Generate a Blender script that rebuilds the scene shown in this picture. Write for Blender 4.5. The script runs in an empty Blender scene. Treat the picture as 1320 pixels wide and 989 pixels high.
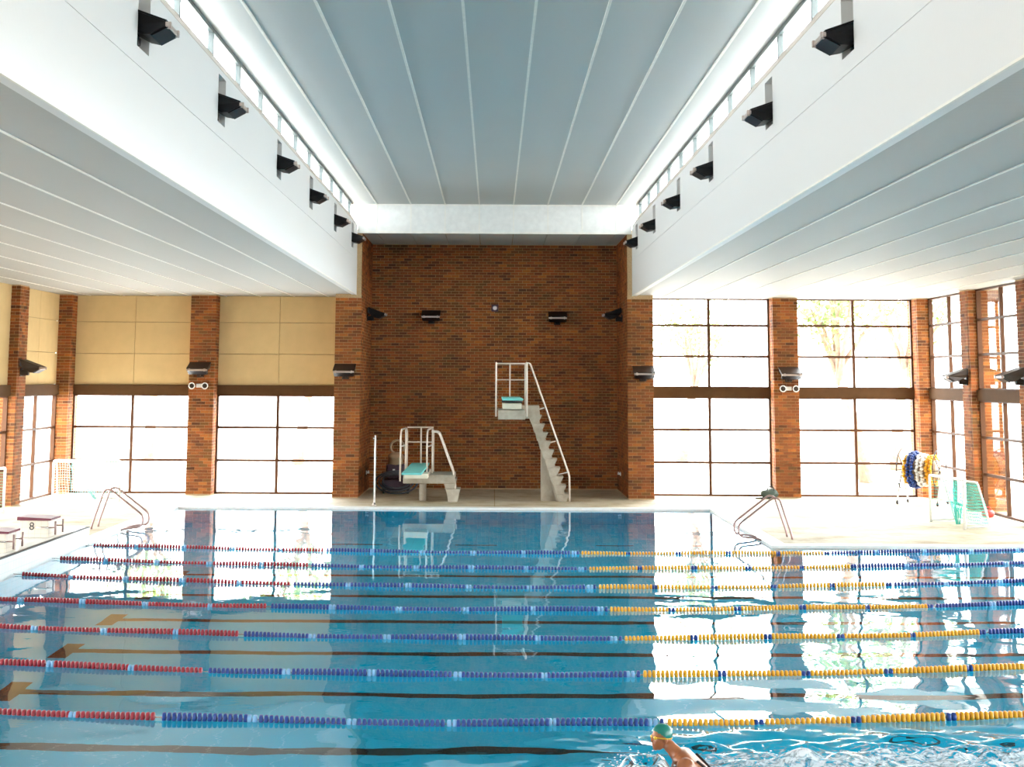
import bpy, bmesh, math, random
import numpy as np
from mathutils import Vector, Matrix, Euler

random.seed(7)
rng = np.random.default_rng(7)
C = bpy.context.scene
COL = C.collection
PI = math.pi

# ------------------------------------------------------------------ camera
FPX, CAMH, PITCH, ROLL = 1925.0, 3.40, 0.132, 0.0050
PPX, HOR = 638.0, 490.5
PPY = HOR - FPX * math.tan(PITCH)
cam_d = bpy.data.cameras.new('camera')
cam = bpy.data.objects.new('camera', cam_d)
COL.objects.link(cam)
cam_d.sensor_fit = 'HORIZONTAL'
cam_d.sensor_width = 36.0
cam_d.lens = 36.0 * FPX / 1320.0
cam_d.shift_x = (660.0 - PPX) / 1320.0
cam_d.shift_y = (PPY - 494.5) / 1320.0
cam_d.clip_end = 500
cam.matrix_world = Matrix.Translation((0, 0, CAMH)) @ Matrix.Rotation(PI / 2 + PITCH, 4, 'X') @ Matrix.Rotation(ROLL, 4, 'Z')
C.camera = cam

# ------------------------------------------------------------------ light
w = bpy.data.worlds.new('overcast_sky')
C.world = w
w.use_nodes = True
bg = w.node_tree.nodes['Background']
bg.inputs['Color'].default_value = (0.96, 0.98, 1.0, 1)
bg.inputs['Strength'].default_value = 1.0
C.view_settings.view_transform = 'Standard'
C.view_settings.look = 'None'
C.view_settings.gamma = 1.0
C.view_settings.use_curve_mapping = False
C.view_settings.exposure = 4.6
C.cycles.max_bounces = 14
C.cycles.diffuse_bounces = 6
C.cycles.transmission_bounces = 10
C.cycles.sample_clamp_indirect = 6.0


def portal(name, loc, rot, sx, sy):
    """sampling aid at a real window opening: gives off no light of its own"""
    l = bpy.data.lights.new(name, 'AREA')
    l.shape = 'RECTANGLE'
    l.size, l.size_y = sx, sy
    l.cycles.is_portal = True
    o = bpy.data.objects.new(name, l)
    o.location = loc
    o.rotation_euler = rot
    COL.objects.link(o)


XW, YW, ZC, ZU = 12.9, 44.9, 5.87, 8.5      # side wall glass, back wall glass, low ceiling, high ceiling
portal('portal_left', (-XW - .3, 18, 1.5), (0, -PI / 2, 0), 2.9, 53)
portal('portal_right', (XW + .3, 39, 3), (0, PI / 2, 0), 5.8, 12)
portal('portal_right_near', (20.9, 12, 3), (0, PI / 2, 0), 5.8, 41)
portal('portal_back_left', (-8.7, YW + .4, 1.5), (-PI / 2, 0, 0), 8.0, 2.9)
portal('portal_back_right', (8.6, YW + .4, 3), (-PI / 2, 0, 0), 8.0, 5.8)
portal('portal_high_left', (-4.4, 17.5, 8.27), (0, -PI / 2, 0), .42, 51)
portal('portal_high_right', (4.4, 17.5, 8.27), (0, PI / 2, 0), .42, 51)

# ------------------------------------------------------------------ materials


def mat(name):
    m = bpy.data.materials.new(name)
    m.use_nodes = True
    nt = m.node_tree
    b = nt.nodes['Principled BSDF']
    return m, nt, b


def N(nt, t, **kw):
    n = nt.nodes.new(t)
    for k, v in kw.items():
        setattr(n, k, v)
    return n


def ramp(nt, stops, interp='LINEAR'):
    r = N(nt, 'ShaderNodeValToRGB')
    r.color_ramp.interpolation = interp
    e = r.color_ramp.elements
    while len(e) < len(stops):
        e.new(0.5)
    for i, (p, c) in enumerate(stops):
        e[i].position = p
        e[i].color = (*c, 1)
    return r


def plain(name, col, rough=.5, metal=0.0, spec=.5, var=0.06, scale=6.0, bump=0.0):
    """one colour with a little grain"""
    m, nt, b = mat(name)
    tc = N(nt, 'ShaderNodeTexCoord')
    no = N(nt, 'ShaderNodeTexNoise')
    no.inputs['Scale'].default_value = scale
    no.inputs['Detail'].default_value = 4
    nt.links.new(tc.outputs['Object'], no.inputs['Vector'])
    r = ramp(nt, [(.3, tuple(c * (1 - var) for c in col)), (.7, tuple(min(1, c * (1 + var)) for c in col))])
    nt.links.new(no.outputs['Fac'], r.inputs['Fac'])
    nt.links.new(r.outputs['Color'], b.inputs['Base Color'])
    b.inputs['Roughness'].default_value = rough
    b.inputs['Metallic'].default_value = metal
    b.inputs['Specular IOR Level'].default_value = spec
    if bump:
        bp = N(nt, 'ShaderNodeBump')
        bp.inputs['Strength'].default_value = bump
        bp.inputs['Distance'].default_value = .01
        nt.links.new(no.outputs['Fac'], bp.inputs['Height'])
        nt.links.new(bp.outputs['Normal'], b.inputs['Normal'])
    return m


def brick_mat(name, island):
    m, nt, b = mat(name)
    if island:
        src = N(nt, 'ShaderNodeNewGeometry').outputs['Random Per Island']
    else:
        src = N(nt, 'ShaderNodeObjectInfo').outputs['Random']
    r = ramp(nt, [(0, (.09, .030, .010)), (.16, (.28, .078, .020)), (.34, (.17, .072, .018)),
                  (.5, (.38, .105, .028)), (.66, (.22, .062, .016)), (.82, (.45, .15, .032)), (1, (.13, .036, .012))])
    nt.links.new(src, r.inputs['Fac'])
    tc = N(nt, 'ShaderNodeNewGeometry')
    no = N(nt, 'ShaderNodeTexNoise')
    no.inputs['Scale'].default_value = 1.1
    no.inputs['Detail'].default_value = 3
    nt.links.new(tc.outputs['Position'], no.inputs['Vector'])
    r2 = ramp(nt, [(.3, (.62, .66, .62)), (.55, (1, 1, 1)), (.75, (1.0, .92, .70))])
    nt.links.new(no.outputs['Fac'], r2.inputs['Fac'])
    fine = N(nt, 'ShaderNodeTexNoise')
    fine.inputs['Scale'].default_value = 30
    nt.links.new(tc.outputs['Position'], fine.inputs['Vector'])
    r3 = ramp(nt, [(.3, (.8, .8, .8)), (.7, (1, 1, 1))])
    nt.links.new(fine.outputs['Fac'], r3.inputs['Fac'])
    mx = N(nt, 'ShaderNodeMix', data_type='RGBA', blend_type='MULTIPLY')
    mx.inputs['Factor'].default_value = 1
    nt.links.new(r.outputs['Color'], mx.inputs['A'])
    nt.links.new(r2.outputs['Color'], mx.inputs['B'])
    my = N(nt, 'ShaderNodeMix', data_type='RGBA', blend_type='MULTIPLY')
    my.inputs['Factor'].default_value = 1
    nt.links.new(mx.outputs['Result'], my.inputs['A'])
    nt.links.new(r3.outputs['Color'], my.inputs['B'])
    nt.links.new(my.outputs['Result'], b.inputs['Base Color'])
    b.inputs['Roughness'].default_value = .8
    b.inputs['Specular IOR Level'].default_value = .2
    return m


def ribbed(name, col, axis, scale, depth=.004, line=.06):
    """sheet cladding with fine ribs running across the given axis"""
    m, nt, b = mat(name)
    ge = N(nt, 'ShaderNodeNewGeometry')
    wv = N(nt, 'ShaderNodeTexWave', wave_type='BANDS', bands_direction=axis)
    wv.inputs['Scale'].default_value = scale
    nt.links.new(ge.outputs['Position'], wv.inputs['Vector'])
    no = N(nt, 'ShaderNodeTexNoise')
    no.inputs['Scale'].default_value = .7
    nt.links.new(ge.outputs['Position'], no.inputs['Vector'])
    ad = N(nt, 'ShaderNodeMath', operation='MULTIPLY_ADD')
    ad.inputs[1].default_value = .3
    nt.links.new(no.outputs['Fac'], ad.inputs[0])
    nt.links.new(wv.outputs['Fac'], ad.inputs[2])
    r = ramp(nt, [(.1, tuple(c * (1 - line) for c in col)), (.8, col)])
    nt.links.new(ad.outputs[0], r.inputs['Fac'])
    nt.links.new(r.outputs['Color'], b.inputs['Base Color'])
    bp = N(nt, 'ShaderNodeBump')
    bp.inputs['Strength'].default_value = .25
    bp.inputs['Distance'].default_value = depth
    nt.links.new(wv.outputs['Fac'], bp.inputs['Height'])
    nt.links.new(bp.outputs['Normal'], b.inputs['Normal'])
    b.inputs['Roughness'].default_value = .6
    b.inputs['Specular IOR Level'].default_value = .25
    return m


def tile_mat(name, col, grout, size, rough=.25):
    m, nt, b = mat(name)
    ge = N(nt, 'ShaderNodeNewGeometry')
    sp = N(nt, 'ShaderNodeSeparateXYZ')
    nt.links.new(ge.outputs['Position'], sp.inputs[0])
    fac = None
    for ax in range(3):
        mm = N(nt, 'ShaderNodeMath', operation='MULTIPLY')
        mm.inputs[1].default_value = 1 / size
        nt.links.new(sp.outputs[ax], mm.inputs[0])
        ad = N(nt, 'ShaderNodeMath', operation='ADD')
        ad.inputs[1].default_value = .37
        nt.links.new(mm.outputs[0], ad.inputs[0])
        fr = N(nt, 'ShaderNodeMath', operation='FRACT')
        nt.links.new(ad.outputs[0], fr.inputs[0])
        ls = N(nt, 'ShaderNodeMath', operation='LESS_THAN')
        ls.inputs[1].default_value = .05
        nt.links.new(fr.outputs[0], ls.inputs[0])
        if fac is None:
            fac = ls
        else:
            mxm = N(nt, 'ShaderNodeMath', operation='MAXIMUM')
            nt.links.new(fac.outputs[0], mxm.inputs[0])
            nt.links.new(ls.outputs[0], mxm.inputs[1])
            fac = mxm
    no = N(nt, 'ShaderNodeTexNoise')
    no.inputs['Scale'].default_value = .8
    no.inputs['Detail'].default_value = 5
    nt.links.new(ge.outputs['Position'], no.inputs['Vector'])
    r = ramp(nt, [(.3, tuple(c * .9 for c in col)), (.7, tuple(min(1, c * 1.08) for c in col))])
    nt.links.new(no.outputs['Fac'], r.inputs['Fac'])
    mx = N(nt, 'ShaderNodeMix', data_type='RGBA')
    nt.links.new(fac.outputs[0], mx.inputs['Factor'])
    nt.links.new(r.outputs['Color'], mx.inputs['A'])
    mx.inputs['B'].default_value = (*grout, 1)
    nt.links.new(mx.outputs['Result'], b.inputs['Base Color'])
    b.inputs['Roughness'].default_value = rough
    return m


def concrete_mat(name, c0, c1, stain):
    m, nt, b = mat(name)
    ge = N(nt, 'ShaderNodeNewGeometry')
    n1 = N(nt, 'ShaderNodeTexNoise')
    n1.inputs['Scale'].default_value = .8
    n1.inputs['Detail'].default_value = 8
    n1.inputs['Roughness'].default_value = .65
    n2 = N(nt, 'ShaderNodeTexNoise')
    n2.inputs['Scale'].default_value = 9
    n2.inputs['Detail'].default_value = 6
    nt.links.new(ge.outputs['Position'], n1.inputs['Vector'])
    nt.links.new(ge.outputs['Position'], n2.inputs['Vector'])
    r1 = ramp(nt, [(.32, stain), (.48, c0), (.7, c1)])
    nt.links.new(n1.outputs['Fac'], r1.inputs['Fac'])
    r2 = ramp(nt, [(.3, (.86, .85, .83)), (.65, (1, 1, 1))])
    nt.links.new(n2.outputs['Fac'], r2.inputs['Fac'])
    mx = N(nt, 'ShaderNodeMix', data_type='RGBA', blend_type='MULTIPLY')
    mx.inputs['Factor'].default_value = 1
    nt.links.new(r1.outputs['Color'], mx.inputs['A'])
    nt.links.new(r2.outputs['Color'], mx.inputs['B'])
    nt.links.new(mx.outputs['Result'], b.inputs['Base Color'])
    bp = N(nt, 'ShaderNodeBump')
    bp.inputs['Strength'].default_value = .2
    bp.inputs['Distance'].default_value = .004
    nt.links.new(n2.outputs['Fac'], bp.inputs['Height'])
    nt.links.new(bp.outputs['Normal'], b.inputs['Normal'])
    b.inputs['Roughness'].default_value = .7
    b.inputs['Specular IOR Level'].default_value = .3
    return m


def glass_mat(name, tint):
    m, nt, b = mat(name)
    nt.nodes.remove(b)
    out = nt.nodes['Material Output']
    tr = N(nt, 'ShaderNodeBsdfTransparent')
    tr.inputs[0].default_value = (*tint, 1)
    gl = N(nt, 'ShaderNodeBsdfGlossy')
    gl.inputs['Roughness'].default_value = 0.0
    # Schlick reflectance, the same on both faces of the sheet
    lw = N(nt, 'ShaderNodeLayerWeight')
    lw.inputs['Blend'].default_value = .5
    pw5 = N(nt, 'ShaderNodeMath', operation='POWER')
    pw5.inputs[1].default_value = 5.0
    nt.links.new(lw.outputs['Facing'], pw5.inputs[0])
    fr = N(nt, 'ShaderNodeMath', operation='MULTIPLY_ADD')
    fr.inputs[1].default_value = .55
    fr.inputs[2].default_value = .025
    nt.links.new(pw5.outputs[0], fr.inputs[0])
    mx = N(nt, 'ShaderNodeMixShader')
    nt.links.new(fr.outputs[0], mx.inputs[0])
    nt.links.new(tr.outputs[0], mx.inputs[1])
    nt.links.new(gl.outputs[0], mx.inputs[2])
    nt.links.new(mx.outputs[0], out.inputs['Surface'])
    return m


def water_mat():
    m, nt, b = mat('pool_water')
    nt.nodes.remove(b)
    out = nt.nodes['Material Output']
    gl = N(nt, 'ShaderNodeBsdfGlass')
    gl.inputs['IOR'].default_value = 1.333
    gl.inputs['Roughness'].default_value = 0.0
    ge = N(nt, 'ShaderNodeNewGeometry')
    # fine ripples
    mp = N(nt, 'ShaderNodeMapping')
    mp.inputs['Scale'].default_value = (2.0, 3.5, 1)
    nt.links.new(ge.outputs['Position'], mp.inputs['Vector'])
    no = N(nt, 'ShaderNodeTexNoise')
    no.inputs['Scale'].default_value = 1.6
    no.inputs['Detail'].default_value = 2
    nt.links.new(mp.outputs[0], no.inputs['Vector'])
    bp = N(nt, 'ShaderNodeBump')
    bp.inputs['Strength'].default_value = 1.0
    bp.inputs['Distance'].default_value = .0006
    nt.links.new(no.outputs['Fac'], bp.inputs['Height'])
    nt.links.new(bp.outputs['Normal'], gl.inputs['Normal'])
    # foam of the swimmer's wake, stored per vertex
    at = N(nt, 'ShaderNodeAttribute', attribute_name='foam')
    mf = N(nt, 'ShaderNodeMapping')
    mf.inputs['Scale'].default_value = (3.2, 7.0, 1)
    mf.inputs['Rotation'].default_value = (0, 0, .12)
    nt.links.new(ge.outputs['Position'], mf.inputs['Vector'])
    nf = N(nt, 'ShaderNodeTexNoise')
    nf.inputs['Scale'].default_value = 3.0
    nf.inputs['Detail'].default_value = 7
    nf.inputs['Roughness'].default_value = .68
    nf.inputs['Distortion'].default_value = .8
    nt.links.new(mf.outputs[0], nf.inputs['Vector'])
    a1 = N(nt, 'ShaderNodeMath', operation='MULTIPLY_ADD')
    a1.inputs[1].default_value = .40
    nt.links.new(at.outputs['Fac'], a1.inputs[0])
    nt.links.new(nf.outputs['Fac'], a1.inputs[2])
    rf = ramp(nt, [(.80, (0, 0, 0)), (.95, (.9, .9, .9))])
    nt.links.new(a1.outputs[0], rf.inputs['Fac'])
    df = N(nt, 'ShaderNodeBsdfDiffuse')
    df.inputs['Color'].default_value = (.9, .93, .96, 1)
    mx = N(nt, 'ShaderNodeMixShader')
    nt.links.new(rf.outputs['Color'], mx.inputs[0])
    nt.links.new(gl.outputs[0], mx.inputs[1])
    nt.links.new(df.outputs[0], mx.inputs[2])
    nt.links.new(mx.outputs[0], out.inputs['Surface'])
    va = N(nt, 'ShaderNodeVolumeAbsorption')
    va.inputs['Color'].default_value = (0.0, .90, .985, 1)
    va.inputs['Density'].default_value = .15
    nt.links.new(va.outputs[0], out.inputs['Volume'])
    return m


M = {}
M['brick_one'] = brick_mat('brick_single', False)
M['brick_many'] = brick_mat('brick_courses', True)
M['mortar'] = plain('mortar', (.46, .32, .18), .9, spec=.1, var=.15, scale=25)
M['fascia'] = ribbed('white_ribbed_fascia', (.66, .66, .66), 'Y', 12, .003, .03)
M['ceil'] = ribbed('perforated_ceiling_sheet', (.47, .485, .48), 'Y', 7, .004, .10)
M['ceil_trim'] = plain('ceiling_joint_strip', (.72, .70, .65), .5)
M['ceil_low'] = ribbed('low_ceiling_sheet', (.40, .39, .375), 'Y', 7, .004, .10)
M['soffit'] = plain('white_soffit_panel', (.70, .70, .68), .6)
M['ledge'] = plain('clerestory_ledge', (.46, .41, .36), .6)
M['wframe'] = plain('brown_window_frame', (.085, .034, .014), .6, spec=.2)
M['cframe'] = plain('grey_clerestory_frame', (.05, .065, .065), .4)
M['spandrel'] = plain('brown_spandrel', (.085, .042, .018), .8, spec=.1)
M['panel'] = plain('tan_wall_panel', (.60, .43, .21), .7, spec=.2, var=.04, scale=3)
M['panelback'] = plain('panel_backing', (.32, .22, .10), .8)
M['glass'] = glass_mat('window_glass', (.97, .985, .98))
M['deck'] = concrete_mat('deck_concrete', (.50, .42, .29), (.60, .53, .42), (.34, .26, .15))
M['coping'] = plain('white_coping_tile', (.78, .75, .70), .4, var=.05)
M['pooltile'] = tile_mat('pool_floor_tile', (.02, .70, .90), (.015, .52, .70), .30)
M['walltile'] = tile_mat('pool_wall_tile', (.72, .74, .72), (.55, .58, .58), .15)
M['blacktile'] = plain('black_lane_tile', (.020, .016, .012), .4)
M['water'] = water_mat()
M['black'] = plain('black_metal', (.0045, .004, .005), .5, spec=.25, var=.2)
M['lens'] = plain('dark_lamp_glass', (.004, .003, .005), .4, spec=.2)
M['clip'] = plain('pale_metal_clip', (.42, .34, .30), .35, metal=.6)
M['brownmetal'] = plain('dark_brown_metal', (.035, .022, .015), .5, spec=.3)
M['whitepaint'] = plain('white_paint', (.80, .79, .77), .4)
M['plaster'] = plain('white_wall', (.75, .74, .72), .8)
M['steel'] = plain('stainless_tube', (.62, .56, .52), .25, metal=.9)
M['pinksteel'] = plain('worn_steel_tube', (.34, .22, .20), .35, metal=.5)
M['rail'] = plain('pale_painted_rail', (.66, .56, .48), .4)
M['standconc'] = concrete_mat('stand_concrete', (.40, .35, .28), (.50, .45, .37), (.28, .24, .18))
M['board'] = plain('aqua_diving_board', (.16, .56, .52), .6)
M['boardbase'] = plain('cream_fulcrum_box', (.66, .60, .47), .5)
M['rubber'] = plain('black_rubber', (.015, .015, .017), .5)
M['hose'] = plain('grey_black_hose', (.06, .065, .08), .4)
M['beige'] = plain('beige_pump_plastic', (.36, .24, .14), .5)
M['purple'] = plain('dark_purple_casing', (.045, .016, .035), .45)
M['red_f'] = plain('red_float', (.30, .014, .03), .35)
M['blue_f'] = plain('blue_float', (.008, .045, .24), .35)
M['yel_f'] = plain('yellow_float', (.78, .38, .012), .35)
M['pale_f'] = plain('pale_blue_float', (.20, .42, .66), .35)
M['cream_tile'] = tile_mat('cream_block_tile', (.68, .60, .50), (.52, .44, .36), .12)
M['maroon'] = plain('maroon_edge', (.12, .012, .03), .5)
M['blocktop'] = plain('pink_grey_block_top', (.62, .52, .54), .7)
M['ink'] = plain('black_numeral', (.02, .015, .015), .5)
M['net_aqua'] = plain('turquoise_net', (.05, .62, .52), .7)
M['net_green'] = plain('green_net', (.16, .50, .30), .7)
M['cyan_net'] = plain('pale_cyan_net', (.36, .70, .70), .7)
M['redplastic'] = plain('red_plastic', (.6, .03, .02), .4)
M['bag'] = plain('grey_green_bag', (.05, .075, .055), .6)
M['skin'] = plain('tanned_skin', (.33, .115, .045), .35, var=.05)
M['cap'] = plain('teal_swim_cap', (.004, .17, .135), .35)
M['suit'] = plain('dark_swimsuit', (.02, .014, .016), .5)
M['goggle'] = plain('yellow_goggle_lens', (.60, .36, .03), .15)
M['foamdrop'] = plain('white_spray', (.88, .92, .95), .2)
M['bark'] = plain('pale_bark', (.20, .13, .09), .9, var=.25)
M['leaf'] = plain('green_leaves', (.16, .24, .05), .6, var=.3)
M['grass'] = plain('pale_paving', (.50, .47, .42), .9, var=.12, scale=1.5)
M['roofing'] = plain('pale_roof_sheet', (.62, .62, .60), .6)
M['render'] = plain('pale_pink_render', (.50, .40, .38), .8)

# ------------------------------------------------------------------ mesh helpers


class MB:
    def __init__(s):
        s.v, s.f, s.sm = [], [], []

    def add(s, vs, fs, smooth=False):
        k = len(s.v)
        s.v += [tuple(p) for p in vs]
        s.f += [tuple(i + k for i in f) for f in fs]
        s.sm += [smooth] * len(fs)
        return s

    def box(s, x0, x1, y0, y1, z0, z1, rot=None, about=None):
        vs = [(x, y, z) for x in (x0, x1) for y in (y0, y1) for z in (z0, z1)]
        if rot is not None:
            c = Vector(about if about else ((x0 + x1) / 2, (y0 + y1) / 2, (z0 + z1) / 2))
            vs = [tuple(rot @ (Vector(p) - c) + c) for p in vs]
        return s.add(vs, [(0, 1, 3, 2), (4, 6, 7, 5), (0, 4, 5, 1), (2, 3, 7, 6), (0, 2, 6, 4), (1, 5, 7, 3)])

    def bbox(s, x0, x1, y0, y1, z0, z1, b=.01):
        """box with bevelled edges"""
        bm = bmesh.new()
        bmesh.ops.create_cube(bm, size=1)
        for v in bm.verts:
            v.co = Vector(((x0 + x1) / 2 + v.co.x * (x1 - x0), (y0 + y1) / 2 + v.co.y * (y1 - y0), (z0 + z1) / 2 + v.co.z * (z1 - z0)))
        bmesh.ops.bevel(bm, geom=list(bm.edges), offset=b, segments=2, affect='EDGES', profile=.5)
        return s.bm(bm)

    def bm(s, bm, smooth=False):
        bm.verts.index_update()
        s.add([v.co[:] for v in bm.verts], [[v.index for v in f.verts] for f in bm.faces], smooth)
        bm.free()
        return s

    def prism(s, prof, axis, a0, a1):
        """closed profile extruded along an axis; profile in the two other axes, in order"""
        def P(p, a):
            return {'x': (a, p[0], p[1]), 'y': (p[0], a, p[1]), 'z': (p[0], p[1], a)}[axis]
        n = len(prof)
        vs = [P(p, a0) for p in prof] + [P(p, a1) for p in prof]
        fs = [(i, (i + 1) % n, n + (i + 1) % n, n + i) for i in range(n)] + [tuple(range(n))[::-1], tuple(range(n, 2 * n))]
        return s.add(vs, fs)

    def tube(s, pts, r, n=8, closed=False, r1=None):
        pts = [Vector(p) for p in pts]
        vs, fs = [], []
        m = len(pts)
        up = None
        for i, p in enumerate(pts):
            a = pts[(i - 1) % m] if (closed or i > 0) else p
            b = pts[(i + 1) % m] if (closed or i < m - 1) else p
            t = (b - a).normalized()
            if up is None:
                up = t.orthogonal().normalized()
            up = (up - t * up.dot(t))
            up = up.normalized() if up.length > 1e-6 else t.orthogonal().normalized()
            q = t.cross(up)
            rr = r if r1 is None else r + (r1 - r) * i / (m - 1)
            for k in range(n):
                an = 2 * PI * k / n
                vs.append(p + up * math.cos(an) * rr + q * math.sin(an) * rr)
        L = m if closed else m - 1
        for i in range(L):
            j = (i + 1) % m
            for k in range(n):
                k2 = (k + 1) % n
                fs.append((i * n + k, i * n + k2, j * n + k2, j * n + k))
        if not closed:
            fs.append(tuple(range(n))[::-1])
            fs.append(tuple((m - 1) * n + k for k in range(n)))
        return s.add(vs, fs, True)

    def lathe(s, prof, c, axis='z', n=16):
        vs, fs = [], []
        for r, a in prof:
            for k in range(n):
                an = 2 * PI * k / n
                u, v = r * math.cos(an), r * math.sin(an)
                vs.append({'z': (c[0] + u, c[1] + v, c[2] + a), 'x': (c[0] + a, c[1] + u, c[2] + v), 'y': (c[0] + u, c[1] + a, c[2] + v)}[axis])
        for i in range(len(prof) - 1):
            for k in range(n):
                k2 = (k + 1) % n
                fs.append((i * n + k, i * n + k2, (i + 1) * n + k2, (i + 1) * n + k))
        fs.append(tuple(range(n))[::-1])
        fs.append(tuple((len(prof) - 1) * n + k for k in range(n)))
        return s.add(vs, fs, True)

    def ball(s, c, rx, ry=None, rz=None, sub=2):
        bm = bmesh.new()
        bmesh.ops.create_icosphere(bm, subdivisions=sub, radius=1)
        ry, rz = ry or rx, rz or rx
        for v in bm.verts:
            v.co = Vector((c[0] + v.co.x * rx, c[1] + v.co.y * ry, c[2] + v.co.z * rz))
        return s.bm(bm, True)

    def mesh(s, name):
        me = bpy.data.meshes.new(name)
        me.from_pydata(s.v, [], s.f)
        me.polygons.foreach_set('use_smooth', s.sm)
        bm = bmesh.new()
        bm.from_mesh(me)
        bmesh.ops.recalc_face_normals(bm, faces=bm.faces)
        bm.to_mesh(me)
        bm.free()
        if any(s.sm) and not all(s.sm):
            pass
        return me

    def build(s, name, m, parent=None, label=None, kind=None, at=None, smooth_angle=None):
        """links the shapes as ONE mesh object. With a parent, the shapes are read in the parent's own frame;
        with at= they are read in the world and the object's origin is put there"""
        if at is not None:
            s.v = [(p[0] - at[0], p[1] - at[1], p[2] - at[2]) for p in s.v]
        me = s.mesh(name)
        me.materials.append(m)
        o = bpy.data.objects.new(name, me)
        COL.objects.link(o)
        if at is not None:
            o.location = at
        if parent is not None:
            o.parent = parent
        if label:
            o['label'] = label
        if kind:
            o['kind'] = kind
        return o


def tag(o, label=None, cat=None, group=None, kind=None):
    if label:
        o['label'] = label
    if cat:
        o['category'] = cat
    if group:
        o['group'] = group
    if kind:
        o['kind'] = kind
    return o


def empty(name, loc=(0, 0, 0), rz=0.0, label=None, cat=None, group=None, kind=None):
    o = bpy.data.objects.new(name, None)
    o.empty_display_size = .1
    o.location = loc
    o.rotation_euler = (0, 0, rz)
    COL.objects.link(o)
    return tag(o, label, cat, group, kind)


def copy_tree(o, parent=None):
    c = o.copy()
    COL.objects.link(c)
    c.parent = parent
    for ch in list(o.children):
        copy_tree(ch, c)
    return c


def arc(c, r, a0, a1, ax, ay, n=6):
    """arc points in the plane of the unit vectors ax, ay"""
    c, ax, ay = Vector(c), Vector(ax), Vector(ay)
    return [c + ax * r * math.cos(a0 + (a1 - a0) * i / n) + ay * r * math.sin(a0 + (a1 - a0) * i / n) for i in range(n + 1)]


def fillet(pts, r, n=4):
    """polyline with rounded corners"""
    P = [Vector(p) for p in pts]
    out = [P[0]]
    for i in range(1, len(P) - 1):
        a, b, c = P[i - 1], P[i], P[i + 1]
        d1, d2 = (a - b), (c - b)
        rr = min(r, d1.length * .45, d2.length * .45)
        p1, p2 = b + d1.normalized() * rr, b + d2.normalized() * rr
        for k in range(n + 1):
            t = k / n
            out.append(p1 * (1 - t) ** 2 + b * 2 * t * (1 - t) + p2 * t * t)
    out.append(P[-1])
    return out


# ------------------------------------------------------------------ bricks
BH, BM_, BL = .086, .010, .250
unit_me = MB().box(-.5, .5, -.5, .5, -.5, .5).mesh('brick')
unit_me.materials.append(M['brick_one'])


def courses(width, z0, z1):
    """running bond over a face: yields (course, start, length, z)"""
    n = int((z1 - z0) / BH)
    for k in range(n):
        z = z0 + k * BH
        x = 0.0
        first = True
        while x < width - .03:
            L = .24 if (k % 2 == 0 or not first) else .115
            L = min(L, width - x)
            if 0 < width - x - L < .06:
                L = width - x
            if L > .04:
                yield k, x, L, z
            x += L + BM_
            first = False


def lay(parent, origin, ux, uy, width, z0, z1, single, depth=.11, base=(0, 0, 0)):
    """bricks on a face that starts at origin and runs along (ux,uy); outward is to the right of that run (uy,-ux).
    single(k,x,z) says which bricks are objects of their own; the others are joined into one part"""
    rest = MB()
    ang = math.atan2(uy, ux)
    R = Matrix.Rotation(ang, 3, 'Z')
    nx, ny = uy, -ux
    for k, x, L, z in courses(width, z0, z1):
        pr = random.uniform(-.0025, .0025) + .009
        cx = origin[0] + ux * (x + L / 2) - nx * (depth / 2 - pr)
        cy = origin[1] + uy * (x + L / 2) - ny * (depth / 2 - pr)
        cz = z + .038
        if single(k, x, z):
            o = bpy.data.objects.new('brick', unit_me)
            o.location = (cx - base[0], cy - base[1], cz - base[2])
            o.rotation_euler = (0, 0, ang)
            o.scale = (L, depth, .076)
            o.parent = parent
            COL.objects.link(o)
        else:
            vs = [tuple(R @ Vector((sx * L / 2, sy * depth / 2, sz * .038)) + Vector((cx - base[0], cy - base[1], cz - base[2])))
                  for sx in (-1, 1) for sy in (-1, 1) for sz in (-1, 1)]
            rest.add(vs, [(0, 1, 3, 2), (4, 6, 7, 5), (0, 4, 5, 1), (2, 3, 7, 6), (0, 2, 6, 4), (1, 5, 7, 3)])
    if rest.v:
        o = rest.build('brickwork', M['brick_many'], parent, kind='stuff')
        return o


ALL = lambda k, x, z: True
NONE = lambda k, x, z: False


def pillar(x0, x1, y0, y1, z1, label, faces, name='pillar', bricks=True):
    """brick pillar; faces = which sides carry bricks: f (towards -y), l (towards -x), r (towards +x)"""
    i = .002
    at = ((x0 + x1) / 2, (y0 + y1) / 2, 0)
    o = MB().box(x0 + i, x1 - i, y0 + i, y1 - i, 0.0, z1).build(name, M['mortar'] if bricks else M['brick_many'], at=at)
    tag(o, label, 'pillar', kind='structure')
    if 'f' in faces:
        lay(o, (x0, y0), 1, 0, x1 - x0, .085, z1 - .005, ALL, base=at)
    if 'r' in faces:
        lay(o, (x1, y0 + (.11 if 'f' in faces else 0)), 0, 1, y1 - y0 - (.11 if 'f' in faces else 0), .085, z1 - .005, ALL if 'R' in faces else NONE, base=at)
    if 'l' in faces:
        lay(o, (x0, y1), 0, -1, y1 - y0 - (.11 if 'f' in faces else 0), .085, z1 - .005, ALL if 'L' in faces else NONE, base=at)
    return o


# ------------------------------------------------------------------ the setting: ground, deck, pool shell
PX0, PX1, PY0, PY1 = -8.35, 16.65, 10.5, 31.55        # main pool
DX1, DY1 = 5.75, 40.35                                 # diving well
ZD = .05
MAIN_D, WELL_D, WELL_Y = 2.5, 3.6, 31.0

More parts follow.
